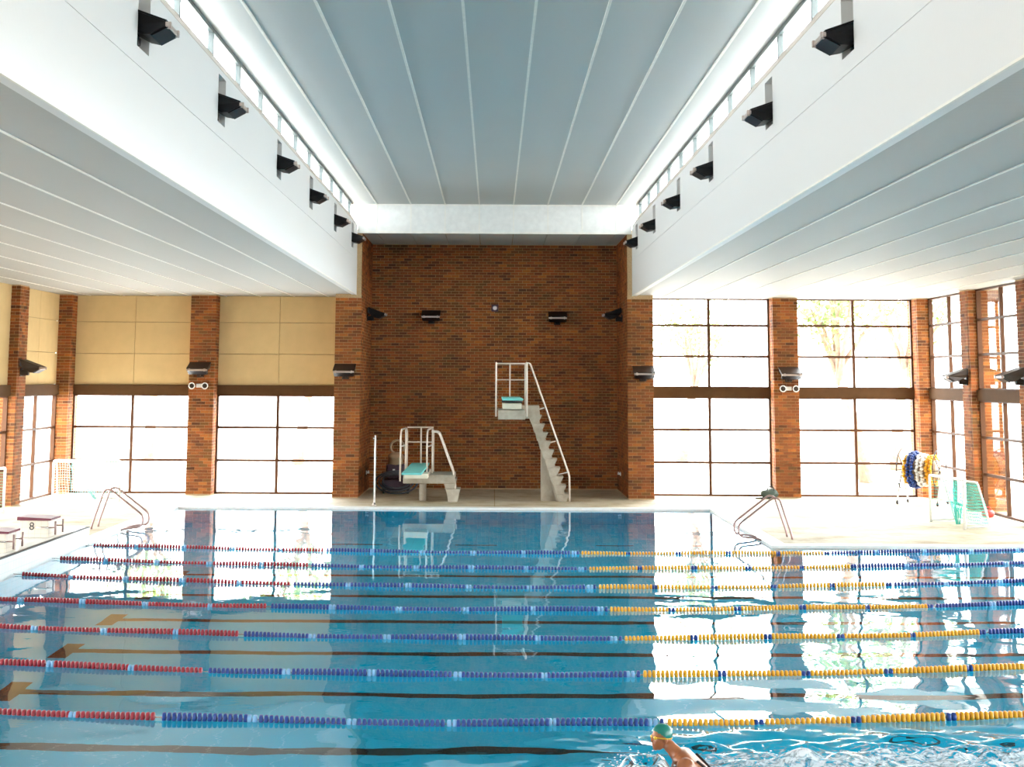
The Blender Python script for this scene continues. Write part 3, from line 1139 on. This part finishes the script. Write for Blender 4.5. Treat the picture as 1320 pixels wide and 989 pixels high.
# twin emergency spots
for sx, nm in ((-1, 'left'), (1, 'right')):
    x = sx * 8.65
    r = empty('emergency_light', (x, 44.29, 3.2), label='white twin spot light under the floodlight of the %s brick pillar' % nm, cat='spotlight', group='twin spot lights')
    MB().bbox(-.09, .09, -.06, 0, -.05, .06, .01).build('base', M['whitepaint'], r)
    for s in (-1, 1):
        h = MB().lathe([(.045, .0), (.075, -.05), (.098, -.16), (.10, -.18), (.085, -.18)], (s * .19, -.02, .0), 'y', 18).build('lamp_head', M['whitepaint'], r)
        MB().lathe([(.082, -.175), (.05, -.188)], (s * .19, -.02, .0), 'y', 18).build('lens', M['brownmetal'], h, label='dark round lens')

# small square box on the brick wall, taps
r = empty('wall_sensor', (.02, 47.185, 5.66), label='small square box with a pale centre high on the brick wall', cat='sensor')
MB().bbox(-.11, .11, -.06, 0, -.11, .11, .01).build('case', M['purple'], r)
MB().lathe([(.07, -.06), (.06, -.08), (.03, -.095)], (0, 0, 0), 'y', 16).build('cover', M['whitepaint'], r, label='white round centre')
for sx, nm in ((-1, 'left'), (1, 'right')):
    r = empty('tap', (sx * 3.85, 45.9, .62), rz=0 if sx < 0 else PI, label='small white tap on the %s side of the brick recess' % nm, cat='tap', group='white taps')
    MB().lathe([(.06, 0), (.06, .02), (.03, .03), (.03, .10)], (0, 0, 0), 'x', 12).build('spout', M['whitepaint'], r)
    MB().bbox(.05, .09, -.06, .06, .03, .06, .01).build('handle', M['whitepaint'], r)

# ------------------------------------------------------------------ diving stands


def steps_profile(x, z, n, rise, run, w):
    """side outline of wedge steps going down to the right from (x, z)"""
    return


# high board (about 3 m)
R3 = empty('high_diving_stand', (1.4, 42.9, ZD), label='tall concrete diving stand with a steep stair and an aqua board', cat='diving board')
Lc = Vector((1.4, 42.9, ZD))


def W(mb, base):
    mb.v = [(p[0] - base[0], p[1] - base[1], p[2] - base[2]) for p in mb.v]
    return mb


W(MB().prism([(1.34, ZD), (1.82, ZD), (1.62, .86), (1.40, 1.50), (1.34, 1.55)], 'y', 42.78, 43.25), Lc).build('column', M['standconc'], R3)
W(MB().bbox(.12, .86, 41.2, 43.6, 2.34, 2.60, .02), Lc).build('platform', M['standconc'], R3)
W(MB().prism([(.80, 2.34), (1.02, 2.34), (1.30, 2.42), (1.28, 2.70), (.80, 2.70)], 'y', 42.5, 43.3), Lc).build('landing', M['standconc'], R3)
# sloping spine under the steps
W(MB().prism([(1.00, 2.36), (1.22, 2.46), (2.08, ZD), (1.76, ZD), (1.36, 1.45)], 'y', 42.6, 43.0), Lc).build('spine', M['standconc'], R3)
ns = 10
for k in range(ns):
    zt = 2.44 - k * .243
    xr = 1.36 + k * .086
    W(MB().prism([(xr - .36, zt), (xr, zt), (xr - .03, zt - .07), (xr - .12, zt - .24), (xr - .30, zt - .24)], 'y', 42.51 + .012 * (k % 3), 43.29 + .004 * (k % 3)), Lc).build('step', M['standconc'], R3)
# board with fulcrum
W(MB().bbox(.24, .76, 41.25, 43.5, 2.62, 2.78, .015), Lc).build('fulcrum_box', M['boardbase'], R3)
W(MB().tube([(.22, 42.1, 2.83), (.80, 42.1, 2.83)], .05, 12), Lc).build('roller', M['rubber'], R3)
W(MB().box(.25, .75, 43.0, 43.4, 2.78, 2.88), Lc).build('anchor', M['rubber'], R3)
W(MB().bbox(.22, .76, 39.1, 43.7, 2.885, 2.935, .012), Lc).build('board', M['board'], R3, label='aqua springboard')
for xx, nm in ((.06, 'l'), (.90, 'r')):
    pts = fillet([(xx, 41.25, 2.42), (xx, 41.25, 3.88), (xx, 43.45, 3.88), (xx, 43.45, 2.42)], .18)
    g = MB().tube(pts, .025, 8)
    g.tube([(xx, 41.25, 3.42), (xx, 43.45, 3.42)], .02, 8)
    g.tube([(xx, 42.35, 2.42), (xx, 42.35, 3.88)], .02, 8)
    W(g, Lc).build('side_rail', M['rail'], R3)
g = MB().tube([(.06, 43.45, 3.88), (.90, 43.45, 3.88)], .024, 8).tube([(.06, 43.45, 3.42), (.90, 43.45, 3.42)], .018, 8).tube([(.46, 43.45, 2.6), (.46, 43.45, 3.88)], .022, 8)
W(g, Lc).build('back_rail', M['rail'], R3)
g = MB().tube(fillet([(.90, 42.45, 3.88), (1.02, 42.45, 3.88), (2.12, 42.45, .78), (2.13, 42.45, ZD)], .1), .026, 8)
for x, z in ((1.36, 2.62), (1.68, 1.70), (2.0, .84)):
    g.tube([(x - .22, 42.6, z - .06), (x + .06, 42.45, z + .02)], .018, 6)
W(g, Lc).build('hand_rail', M['rail'], R3)

# low board (about 1 m)
R1 = empty('low_diving_stand', (-1.6, 42.8, ZD), label='low concrete diving stand with a long aqua board over the water', cat='diving board')
Lc = Vector((-1.6, 42.8, ZD))
W(MB().prism([(-1.42, .66), (-1.12, .66), (-1.08, ZD), (-1.24, ZD)], 'y', 42.45, 43.1), Lc).build('column', M['standconc'], R1)
W(MB().prism([(-1.42, .68), (-1.02, .68), (-1.06, .5), (-1.10, .42), (-1.34, .42)], 'y', 42.33, 43.12), Lc).build('step', M['standconc'], R1)
W(MB().prism([(-1.30, .40), (-.92, .40), (-.96, .26), (-1.0, ZD), (-1.26, ZD)], 'y', 42.26, 43.14), Lc).build('step', M['standconc'], R1)
W(MB().bbox(-2.52, -1.08, 42.3, 43.9, .54, .78, .02), Lc).build('platform', M['standconc'], R1)
W(MB().lathe([(.10, 0), (.10, .50)], (-1.98, 42.7, ZD), 'z', 16), Lc).build('post', M['standconc'], R1)
W(MB().bbox(-2.44, -1.80, 41.6, 43.8, .72, .86, .015), Lc).build('fulcrum_box', M['boardbase'], R1)
W(MB().tube([(-2.42, 42.4, .9), (-1.8, 42.4, .9)], .05, 12), Lc).build('roller', M['rubber'], R1)
W(MB().box(-2.35, -1.87, 43.2, 43.7, .86, .97), Lc).build('anchor', M['rubber'], R1)
W(MB().bbox(-2.38, -1.86, 39.25, 44.05, .965, 1.015, .012), Lc).build('board', M['board'], R1, label='aqua springboard')
for xx, xf in ((-2.50, -2.60), (-1.74, -1.86)):
    pts = fillet([(xf, 42.35, .6), (xf, 42.35, 2.02), (xx, 43.85, 2.02), (xx, 43.85, .6)], .3)
    g = MB().tube(pts, .026, 8).tube([(xf, 42.35, 1.55), (xx, 43.85, 1.55)], .02, 8).tube([(xx, 43.1, .6), (xx, 43.1, 2.0)], .022, 8)
    W(g, Lc).build('side_rail', M['rail'], R1)
g = MB().tube([(-2.50, 43.85, 2.04), (-1.74, 43.85, 2.04)], .022, 8).tube([(-2.50, 43.85, 1.62), (-1.74, 43.85, 1.62)], .018, 8).tube([(-2.10, 43.85, 1.0), (-2.10, 43.85, 2.04)], .024, 8)
W(g, Lc).build('back_rail', M['rail'], R1)
for yy in (42.42, 43.0):
    g = MB().tube(fillet([(-1.74, yy, 1.96), (-1.54, yy, 1.96), (-1.12, yy, .84), (-1.06, yy, .34), (-1.04, yy, .14)], .08), .025, 8)
    W(g, Lc).build('hand_rail', M['rail'], R1)

# white pole at the water's edge
r = empty('flag_pole', (-3.2, 40.95, ZD), label='thin white pole standing at the far water edge', cat='pole')
MB().tube([(0, 0, 0), (0, 0, 1.86)], .024, 10).build('shaft', M['whitepaint'], r)
MB().tube([(-.06, 0, 1.78), (.0, 0, 1.78)], .014, 8).build('hook', M['whitepaint'], r)
MB().lathe([(.07, 0), (.07, .015), (.035, .03), (.03, .08)], (0, 0, 0), 'z', 14).build('foot', M['steel'], r)

# pool vacuum cleaner with hoses
r = empty('pool_vacuum', (-2.9, 45.4, ZD), label='dark pool vacuum pump wrapped in coiled grey hoses', cat='vacuum cleaner')
MB().bbox(-.42, .42, -.28, .28, .10, .42, .05).bbox(-.30, .26, -.22, .22, .42, .86, .06).build('casing', M['purple'], r)
mb = MB().lathe([(.20, 0), (.22, .05), (.21, .18), (.24, .20), (.24, .28), (.20, .32), (.12, .38)], (-.02, 0, .82), 'z', 20)
mb.build('pump_head', M['beige'], r, label='beige pump head')
mb = MB().tube([(.02 + .20 * math.cos(a), -.05, 1.36 + .20 * math.sin(a)) for a in np.linspace(-.6, 2 * PI - 1.4, 26)], .035, 8)
mb.build('handle', M['beige'], r, label='beige ring handle')
for k in range(3):
    rr_ = .62 - .11 * k
    pts = [(.02 + rr_ * math.cos(a), -.36 - .03 * k + .05 * math.sin(2 * a + k), .34 + rr_ * .52 * math.sin(a) + .02 * k) for a in np.linspace(0, 2 * PI, 40, endpoint=False)]
    MB().tube(pts, .03, 8, closed=True).build('hose_coil', M['hose'], r)
for s in (-1, 1):
    for yy in (-.25, .2):
        MB().lathe([(.08, -.03), (.10, -.02), (.10, .02), (.08, .03)], (s * .36, yy, .10), 'x', 16).build('wheel', M['rubber'], r)
MB().bbox(-.10, -.03, -.25, -.21, .55, .72, .008).build('badge', M['whitepaint'], r, label='pale plate on the casing')

# ------------------------------------------------------------------ ladders


def ladder(xe, y0, s, label):
    """rails on the edge x=xe; s=+1: deck lies towards +x"""
    r = empty('pool_ladder', (xe, y0, ZD), label=label, cat='ladder', group='pool ladders')
    for dy in (-.29, .29):
        pts = fillet([(s * .66, dy, 0), (s * .64, dy, .12), (s * .40, dy, .86), (s * .26, dy, .88), (-s * .50, dy, .30), (-s * .48, dy, .06), (-s * .12, dy, .02), (s * .02, dy, -.02), (s * .05, dy, -.5)], .14, 5)
        MB().tube(pts, .022, 8).build('rail', M['pinksteel'], r)
    for k in range(2):
        MB().bbox(-.06, .06, -.29, .29, -.34 - .28 * k, -.31 - .28 * k, .008).build('tread', M['steel'], r)
    return r


ladder(DX1, 33.0, 1, 'bent steel ladder on the right edge of the diving area')
ladder(PX0, 34.5, -1, 'bent steel ladder on the left edge behind the starting blocks')

# ------------------------------------------------------------------ starting blocks
for num, yc, lb in (('8', 29.6, 'cream starting block with a black 8, nearer the bent ladder'), ('7', 27.08, 'cream starting block with a black 7, cut by the left picture edge')):
    r = empty('starting_block', (-8.82, yc, .36), label=lb, cat='starting block', group='starting blocks')
    MB().bbox(-.28, .28, -.30, .30, 0, .33, .01).build('plinth', M['cream_tile'], r)
    MB().prism([(-.32, .33), (.33, .33), (.33, .365), (-.32, .395)], 'y', -.33, .33).build('slab', M['maroon'], r, label='maroon edged slab')
    MB().prism([(-.31, .396), (.32, .366), (.32, .371), (-.31, .401)], 'y', -.32, .32).build('grip_mat', M['blocktop'], r, label='pale textured top')
    for yy in (-.25, .25):
        g = MB().tube([(.40, yy, .06), (.40, yy, .31)], .018, 8).tube([(.27, yy, .19), (.40, yy, .19)], .014, 6)
        g.build('grip_bar', M['pinksteel'], r)
    MB().tube([(.06, -.37, .2), (.30, -.37, .2)], .016, 8).tube([(.08, -.30, .2), (.08, -.37, .2)], .012, 6).tube([(.28, -.30, .2), (.28, -.37, .2)], .012, 6).build('side_grip', M['steel'], r)
    fc = bpy.data.curves.new('number', 'FONT')
    fc.body = num
    fc.size = .21
    fc.extrude = .002
    fc.align_x = 'CENTER'
    ft_ = bpy.data.objects.new('tmp', fc)
    COL.objects.link(ft_)
    dg = bpy.context.evaluated_depsgraph_get()
    nm_ = bpy.data.meshes.new_from_object(ft_.evaluated_get(dg))
    bpy.data.objects.remove(ft_)
    nm_.materials.clear()
    nm_.materials.append(M['ink'])
    fo = bpy.data.objects.new('number', nm_)
    fo.parent = r
    fo.location = (-.04, -.303, .15)
    fo.rotation_euler = (PI / 2, 0, 0)
    COL.objects.link(fo)

# ------------------------------------------------------------------ water polo goals


def goal(loc, rz, width, net, label, h=1.12, d=.62):
    """mouth in the local xz plane from x=0 to width, net behind it towards +y"""
    r = empty('water_polo_goal', loc, rz, label=label, cat='goal', group='water polo goals')
    t = .032
    fm = MB().tube(fillet([(0, 0, 0), (0, 0, h), (width, 0, h), (width, 0, 0)], .08), t, 10)
    fm.build('mouth_frame', M['whitepaint'], r)
    bf = MB()
    for x in (0, width):
        bf.tube(fillet([(x, 0, h - .02), (x, d * .55, h - .06), (x, d, .06), (x, 0, .04)], .08), .024, 8)
    bf.tube([(0, d, .06), (width, d, .06)], .024, 8).tube([(0, d * .55, h - .06), (width, d * .55, h - .06)], .02, 8)
    bf.build('back_frame', M['whitepaint'], r)
    nm = MB()
    st = .07
    back = lambda u: (d * .55 + (d * .45) * u, (h - .08) * (1 - u) + .06 * u)
    e = .006
    x = .0
    while x <= width:
        p = [(x, d * .5 * k / 3, h - .03) for k in range(3)] + [(x + .02 * math.sin(9 * x + k), back(k / 6)[0] + .05 * math.sin(k / 6 * PI), back(k / 6)[1]) for k in range(7)]
        nm.tube(p, e, 4)
        x += st
    for k in range(15):
        yb, zb = back(k / 14)
        nm.tube([(x_, yb + .05 * math.sin(k / 14 * PI), zb + .012 * math.sin(11 * x_)) for x_ in np.linspace(0, width, 12)], e, 4)
    for xx in (0, width):
        for k in range(1, 14):
            z = .06 + (h - .12) * k / 14
            nm.tube([(xx, .02, z), (xx, d * (.55 + .45 * (1 - k / 14)), z)], e, 4)
    # slack net heaped near the foot of the mouth
    for k in range(9):
        x = width * (.35 + .045 * k)
        nm.tube([(x - .3 + .02 * k, d * .5, h - .1), (x * .6 + .3 + .02 * math.sin(k), d * .35 + .01 * k, .5), (width * .62 + .03 * math.sin(k * 3), .12 + .012 * k, .05)], e * 1.6, 4)
    nm.build('net', net, r, kind='stuff')
    return r


goal((10.62, 37.0, ZD), -math.atan2(1.8, .25), 1.85, M['net_aqua'], 'white framed goal with turquoise net on the right deck')
goal((-12.05, 41.6, ZD), 0.06, 1.8, M['cyan_net'], 'white framed goal with pale cyan net in the bright left corner')
goal((-12.25, 36.2, ZD), PI / 2, 1.9, M['net_green'], 'white framed goal with green net cut off by the left picture edge')

# ------------------------------------------------------------------ lane rope reel
r = empty('rope_reel', (11.9, 42.2, ZD), -.62, label='wheeled reel wound with yellow, blue and white lane floats', cat='reel')


def ring(x, rad, n, m, lb):
    mb = MB()
    for i in range(n):
        a = 2 * PI * i / n
        mb.ball((x + .02 * math.sin(i * 2.4), rad * math.cos(a), 1.0 + rad * math.sin(a)), .055, .05, .05, 1)
    mb.build('float_coil', M[m], r, label=lb, kind='stuff')


for x, m, lb, rads in ((-.42, 'yel_f', 'coil of yellow floats', (.40, .33)), (-.27, 'blue_f', 'coil of blue floats', (.50, .42)), (-.15, 'blue_f', 'coil of blue floats', (.52, .44)),
                       (0, 'whitepaint', 'coil of white floats', (.46, .38)), (.13, 'whitepaint', 'coil of white floats', (.44, .36)), (.27, 'yel_f', 'coil of yellow floats', (.40, .32)), (.40, 'yel_f', 'coil of yellow floats', (.42, .34))):
    for rd in rads:
        ring(x, rd, int(2 * PI * rd / .095), m, lb)
MB().lathe([(.30, -.5), (.30, .5)], (0, 0, 1.0), 'x', 20).build('drum', M['beige'], r)
for x in (-.55, .55):
    pts = [(x, .62 * math.cos(a), 1.0 + .62 * math.sin(a)) for a in np.linspace(0, 2 * PI, 30, endpoint=False)]
    fb = MB().tube(pts, .016, 6, closed=True)
    for k in range(4):
        a = k * PI / 4
        fb.tube([(x, .6 * math.cos(a), 1.0 + .6 * math.sin(a)), (x, -.6 * math.cos(a), 1.0 - .6 * math.sin(a))], .012, 6)
    fb.build('flange', M['brownmetal'], r, label='brown hoop')
    MB().tube([(x * 1.12, -.45, .12), (x * 1.12, 0, 1.0), (x * 1.12, .45, .12)], .026, 8).tube([(x * 1.12, -.45, .12), (x * 1.12, .45, .12)], .022, 8).build('side_frame', M['whitepaint'], r)
    for y in (-.45, .45):
        MB().lathe([(.03, -.025), (.06, -.02), (.06, .02), (.03, .025)], (x * 1.12, y, .06), 'x', 14).build('wheel', M['rubber'], r)
MB().tube([(-.62, 0, 1.0), (.62, 0, 1.0)], .02, 8).tube([(-.62, .45, .14), (.62, .45, .14)], .02, 8).build('axle', M['steel'], r)

r.scale = (.92, .92, .94)

# bag by the right pillar
r = empty('bag', (7.98, 43.95, ZD), label='grey green bag lying against the foot of the right pillar', cat='bag')
bm = bmesh.new()
bmesh.ops.create_uvsphere(bm, u_segments=20, v_segments=12, radius=1)
for v in bm.verts:
    p = v.co
    v.co = Vector((p.x * .26 + .02 * math.sin(5 * p.y), p.y * .17, max(0, .14 + p.z * .15 + .02 * math.sin(4 * p.x + 2 * p.y))))
MB().bm(bm, True).build('sack', M['bag'], r)
MB().tube(fillet([(-.10, -.1, .22), (-.06, -.14, .36), (.08, -.14, .36), (.12, -.1, .22)], .06), .014, 6).build('strap', M['rubber'], r)
MB().bbox(-.42, -.20, -.14, .10, 0, .05, .02).build('towel', M['rubber'], r)

# red thing at the foot of the right glazing
r = empty('float_toy', (12.4, 38.2, ZD), label='small red plastic buoy at the foot of the right glazing', cat='buoy')
MB().lathe([(.03, -.16), (.09, -.12), (.10, 0), (.09, .12), (.03, .16)], (0, 0, .10), 'x', 14).build('body', M['redplastic'], r)
MB().tube(fillet([(-.08, -.02, .19), (-.05, -.02, .26), (.05, -.02, .26), (.08, -.02, .19)], .03), .012, 6).build('handle', M['redplastic'], r)

# ------------------------------------------------------------------ swimmer


def skin_mesh(chain, edges, root=0):
    me = bpy.data.meshes.new('skin_tmp')
    me.from_pydata([c[0] for c in chain], edges, [])
    o = bpy.data.objects.new('skin_tmp', me)
    COL.objects.link(o)
    md = o.modifiers.new('skin', 'SKIN')
    md.use_smooth_shade = True
    sv = me.skin_vertices[0].data
    for i, c in enumerate(chain):
        rr = c[1] if isinstance(c[1], tuple) else (c[1], c[1])
        sv[i].radius = rr
        sv[i].use_root = (i == root)
    sd = o.modifiers.new('sub', 'SUBSURF')
    sd.levels = 2
    sd.render_levels = 2
    dg = bpy.context.evaluated_depsgraph_get()
    dg.update()
    ev = o.evaluated_get(dg)
    m2 = bpy.data.meshes.new_from_object(ev)
    bpy.data.objects.remove(o)
    return m2


# swimming towards -x, chest lifted for a breath. local frame: origin at the head, water level z=0
B_ = []
Ed = []


def J(p, r):
    B_.append((p, r))
    return len(B_) - 1


pel = J((.92, 0, -.34), (.15, .12))
waist = J((.70, 0, -.25), (.13, .10))
rib = J((.43, 0, -.10), (.165, .125))
che = J((.25, 0, .055), (.175, .125))
nek0 = J((.14, 0, .16), .085)
nek = J((.10, 0, .20), .058)
hd = J((.03, 0, .27), .075)
Ed += [(pel, waist), (waist, rib), (rib, che), (che, nek0), (nek0, nek), (nek, hd)]
for s in (-1, 1):
    sh = J((.21, s * .20, .085), .088)
    up = J((.15, s * .33, -.03), .066)
    el = J((.10, s * .40, -.17), .047)
    fo_ = J((-.06, s * .30, -.19), .041)
    wr_ = J((-.20, s * .17, -.17), .029)
    pa = J((-.27, s * .12, -.17), (.040, .018))
    Ed += [(che, sh), (sh, up), (up, el), (el, fo_), (fo_, wr_), (wr_, pa)]
    hip = J((1.03, s * .10, -.37), .10)
    th = J((1.30, s * .12, -.38), .085)
    kn = J((1.55, s * .13, -.34), .058)
    ca = J((1.72, s * .13, -.32), .054)
    an = J((1.96, s * .12, -.30), .036)
    ft = J((2.14, s * .12, -.33), (.045, .022))
    Ed += [(pel, hip), (hip, th), (th, kn), (kn, ca), (ca, an), (an, ft)]
body_me = skin_mesh(B_, Ed, pel)
bm = bmesh.new()
bm.from_mesh(body_me)
# fingers and thumb, each its own short chain rooted in the palm
for s in (-1, 1):
    for k, L in enumerate((.070, .082, .078, .062)):
        oy = (k - 1.5) * .021
        ch = [((-.27, s * .12 + oy, -.17), .010), ((-.305, s * .115 + oy * 1.05, -.172), .010), ((-.305 - L * .55, s * .112 + oy * 1.1, -.180), .009), ((-.305 - L, s * .11 + oy * 1.1, -.192), .007)]
        fm_ = skin_mesh(ch, [(0, 1), (1, 2), (2, 3)])
        bm.from_mesh(fm_)
    ch = [((-.235, s * .10, -.175), .012), ((-.265, s * .075, -.182), .011), ((-.295, s * .062, -.187), .009)]
    bm.from_mesh(skin_mesh(ch, [(0, 1), (1, 2)]))


def blob(c, rx, ry, rz, rot=None, sub=3):
    t = bmesh.new()
    bmesh.ops.create_icosphere(t, subdivisions=sub, radius=1)
    for v in t.verts:
        p = Vector((v.co.x * rx, v.co.y * ry, v.co.z * rz))
        v.co = (rot @ p if rot else p) + Vector(c)
    m_ = bpy.data.meshes.new('t')
    t.to_mesh(m_)
    t.free()
    bm.from_mesh(m_)


# head looking towards -x, a little to the viewer
HR = Matrix.Rotation(.45, 3, 'Z') @ Matrix.Rotation(.10, 3, 'Y')
HC = Vector((.0, 0, .30))


def hp(x, y, z):
    return HC + HR @ Vector((x, y, z))


blob(hp(.0, 0, .035), .098, .077, .088, HR)           # skull
blob(hp(-.035, 0, -.035), .066, .060, .078, HR)       # face
blob(hp(-.062, 0, -.088), .030, .032, .026, HR)       # chin
blob(hp(-.104, 0, -.018), .020, .014, .024, HR)       # nose
blob(hp(-.086, 0, -.052), .018, .028, .010, HR)       # upper lip
blob(hp(-.084, 0, -.068), .017, .025, .010, HR)       # lower lip
blob(hp(-.082, 0, .022), .022, .056, .014, HR)        # brow
for s in (-1, 1):
    blob(hp(-.068, s * .036, -.022), .024, .022, .020, HR)    # cheeks
    blob(hp(.006, s * .077, -.010), .020, .010, .032, HR)     # ears
for s in (-1, 1):
    blob((.22, s * .21, .09), .090, .085, .085)               # shoulder caps
pm = bpy.data.meshes.new('body')
bm.to_mesh(pm)
bm.free()
po = bpy.data.objects.new('body', pm)
COL.objects.link(po)
md = po.modifiers.new('remesh', 'REMESH')
md.mode = 'VOXEL'
md.voxel_size = .0085
ms = po.modifiers.new('smooth', 'SMOOTH')
ms.iterations = 5
ms.factor = .5
dg = bpy.context.evaluated_depsgraph_get()
dg.update()
pm2 = bpy.data.meshes.new_from_object(po.evaluated_get(dg))
po.modifiers.clear()
po.data = pm2
pm2.materials.clear()
pm2.materials.append(M['skin'])
pm2.polygons.foreach_set('use_smooth', [True] * len(pm2.polygons))
SWR = empty('person', (SWX - .06, SWY, .02), -.10, label='swimmer in a teal cap lifting the head out of the water to breathe', cat='person')
SWR.scale = (.9, .9, .93)
po.parent = SWR
# cap: a shell over the skull
t = bmesh.new()
bmesh.ops.create_icosphere(t, subdivisions=4, radius=1)
bmesh.ops.delete(t, geom=[v for v in t.verts if v.co.z < -.30 + .55 * max(0, -v.co.x) - .2 * max(0, v.co.x)], context='VERTS')
for v in t.verts:
    v.co = hp(.0 + v.co.x * .104, v.co.y * .084, .037 + v.co.z * .095)
MB().bm(t, True).build('swim_cap', M['cap'], SWR, label='teal swim cap')
gb = MB()
for s in (-1, 1):
    t = bmesh.new()
    bmesh.ops.create_icosphere(t, subdivisions=2, radius=1)
    for v in t.verts:
        v.co = hp(-.093 + v.co.x * .016, s * .034 + v.co.y * .027, .002 + v.co.z * .018)
    gb.bm(t, True)
gb.tube([hp(.102 * math.cos(a), .084 * math.sin(a), .006) for a in np.linspace(.9, 2 * PI - .9, 24)][::1] if False else [hp(-.10 * math.cos(a), .084 * math.sin(a), .008) for a in np.linspace(.5, 2 * PI - .5, 24)], .006, 6)
gb.build('goggles', M['goggle'], SWR, label='yellow goggles')
# swimsuit back and strap follow the trunk
sb = MB()
pts = [(.40, .02, .125), (.50, 0, .10), (.62, 0, .055)]
for s in (-1, 1):
    sb.tube([(.33, s * .15, .13), (.40, s * .12, .075), (.46, s * .09, .02), (.54, s * .06, -.035)], .016, 6)
ringp = []
tr_ = bmesh.new()
sec = [(.50, -.125, .165, .135), (.60, -.185, .150, .122), (.72, -.26, .140, .112), (.84, -.305, .152, .122), (.94, -.345, .165, .135), (1.06, -.37, .18, .135)]
vs, fs = [], []
n = 24
for (x, z, ry, rz) in sec:
    for k in range(n):
        a = 2 * PI * k / n
        vs.append((x, ry * math.cos(a), z + rz * math.sin(a)))
for i in range(len(sec) - 1):
    for k in range(n):
        fs.append((i * n + k, i * n + (k + 1) % n, (i + 1) * n + (k + 1) % n, (i + 1) * n + k))
tr_.free()
sb.add(vs, fs, True)
sb.build('swimsuit', M['suit'], SWR, label='dark swimsuit with crossed straps')
# spray thrown up round the head and along the wake
sp = MB()
r_ = random.Random(5)
for _ in range(420):
    if r_.random() < .55:
        a = r_.uniform(1.6, 4.9)
        d = r_.gauss(.40, .10)
        x, y, z = SWX + d * math.cos(a), SWY + d * 1.1 * math.sin(a), abs(r_.gauss(.03, .05)) + .01
    else:
        x, y, z = SWX + r_.uniform(.2, 4.2), SWY + r_.gauss(0, .5), abs(r_.gauss(.0, .03)) + .01
    s = r_.uniform(.003, .009)
    sp.ball((x - SWX, y - SWY, z), s * 1.4, s, s * .8, 1)
o = sp.build('spray', M['foamdrop'], None, kind='stuff')
o.location = (SWX, SWY, 0)
tag(o, 'white water spray around the swimmer in the teal cap', 'spray')

# ------------------------------------------------------------------ outdoors
o = MB().box(-80, -13.7, -40, 140, -.5, -.05).box(13.7, 90, 33.6, 140, -.5, -.05).box(21.6, 90, -40, 33.6, -.5, -.05).box(-13.7, 13.7, 47.8, 140, -.5, -.05).build('ground', M['grass'])
tag(o, 'bright pale paving outside the windows', 'ground', kind='structure')


def tree(x, y, h, lean, label, seed, leaves=1500, spread=2.6):
    rr = random.Random(seed)
    r = empty('tree', (x, y, -.05), label=label, cat='tree', group='trees outside the windows')
    tk = MB()
    top = Vector((lean, 0, h * .45))
    tk.tube([(0, 0, 0), (lean * .3, .05, h * .2), tuple(top)], .26, 9, r1=.17)
    tips = []
    for k in range(6):
        a = k * 2 * PI / 6 + rr.uniform(-.3, .3)
        e = top + Vector((math.cos(a) * spread * rr.uniform(.5, .9), math.sin(a) * spread * rr.uniform(.5, .9), h * rr.uniform(.25, .5)))
        md_ = top.lerp(e, .5) + Vector((rr.uniform(-.3, .3), rr.uniform(-.3, .3), .25))
        tk.tube([tuple(top - Vector((0, 0, .3 * k * .3))), tuple(md_), tuple(e)], .11, 7, r1=.03)
        tips += [e, md_]
        for _ in range(2):
            e2 = md_ + Vector((rr.uniform(-1.1, 1.1), rr.uniform(-1.1, 1.1), rr.uniform(.3, 1.4)))
            tk.tube([tuple(md_), tuple(md_.lerp(e2, .5) + Vector((.1, 0, .1))), tuple(e2)], .05, 6, r1=.015)
            tips.append(e2)
    tk.build('trunk', M['bark'], r)
    lf = MB()
    for _ in range(leaves):
        t_ = rr.choice(tips)
        c = t_ + Vector((rr.gauss(0, .6), rr.gauss(0, .6), rr.gauss(.1, .5)))
        u = Vector((rr.uniform(-1, 1), rr.uniform(-1, 1), rr.uniform(-1, 1))).normalized()
        v = u.orthogonal().normalized()
        s = rr.uniform(.09, .17)
        lf.add([c - u * s, c + v * s * .5, c + u * s, c - v * s * .5], [(0, 1, 2, 3)])
    lf.build('foliage', M['leaf'], r, kind='stuff')


tree(12.9, 52.5, 8.5, -.9, 'leaning tree right behind the tall bay beside the right corner', 1)
tree(15.9, 60.0, 9.0, .5, 'tree farther behind the leaning one at the right corner', 2)
tree(8.2, 66.0, 7.5, .6, 'small tree seen through the bay next to the diving recess', 3, 1100)
tree(20.5, 47.0, 8.0, .3, 'tree outside the right side wall', 4)
tree(23.0, 40.0, 8.0, -.3, 'tree outside the right side wall nearer the goal', 5)
tree(-8.0, 62.0, 6.5, .4, 'small tree seen through the low glazing left of the recess', 6, 1000)
tree(-14.6, 64.0, 7.0, .2, 'tree seen through the low glazing in the left corner', 7, 1000)
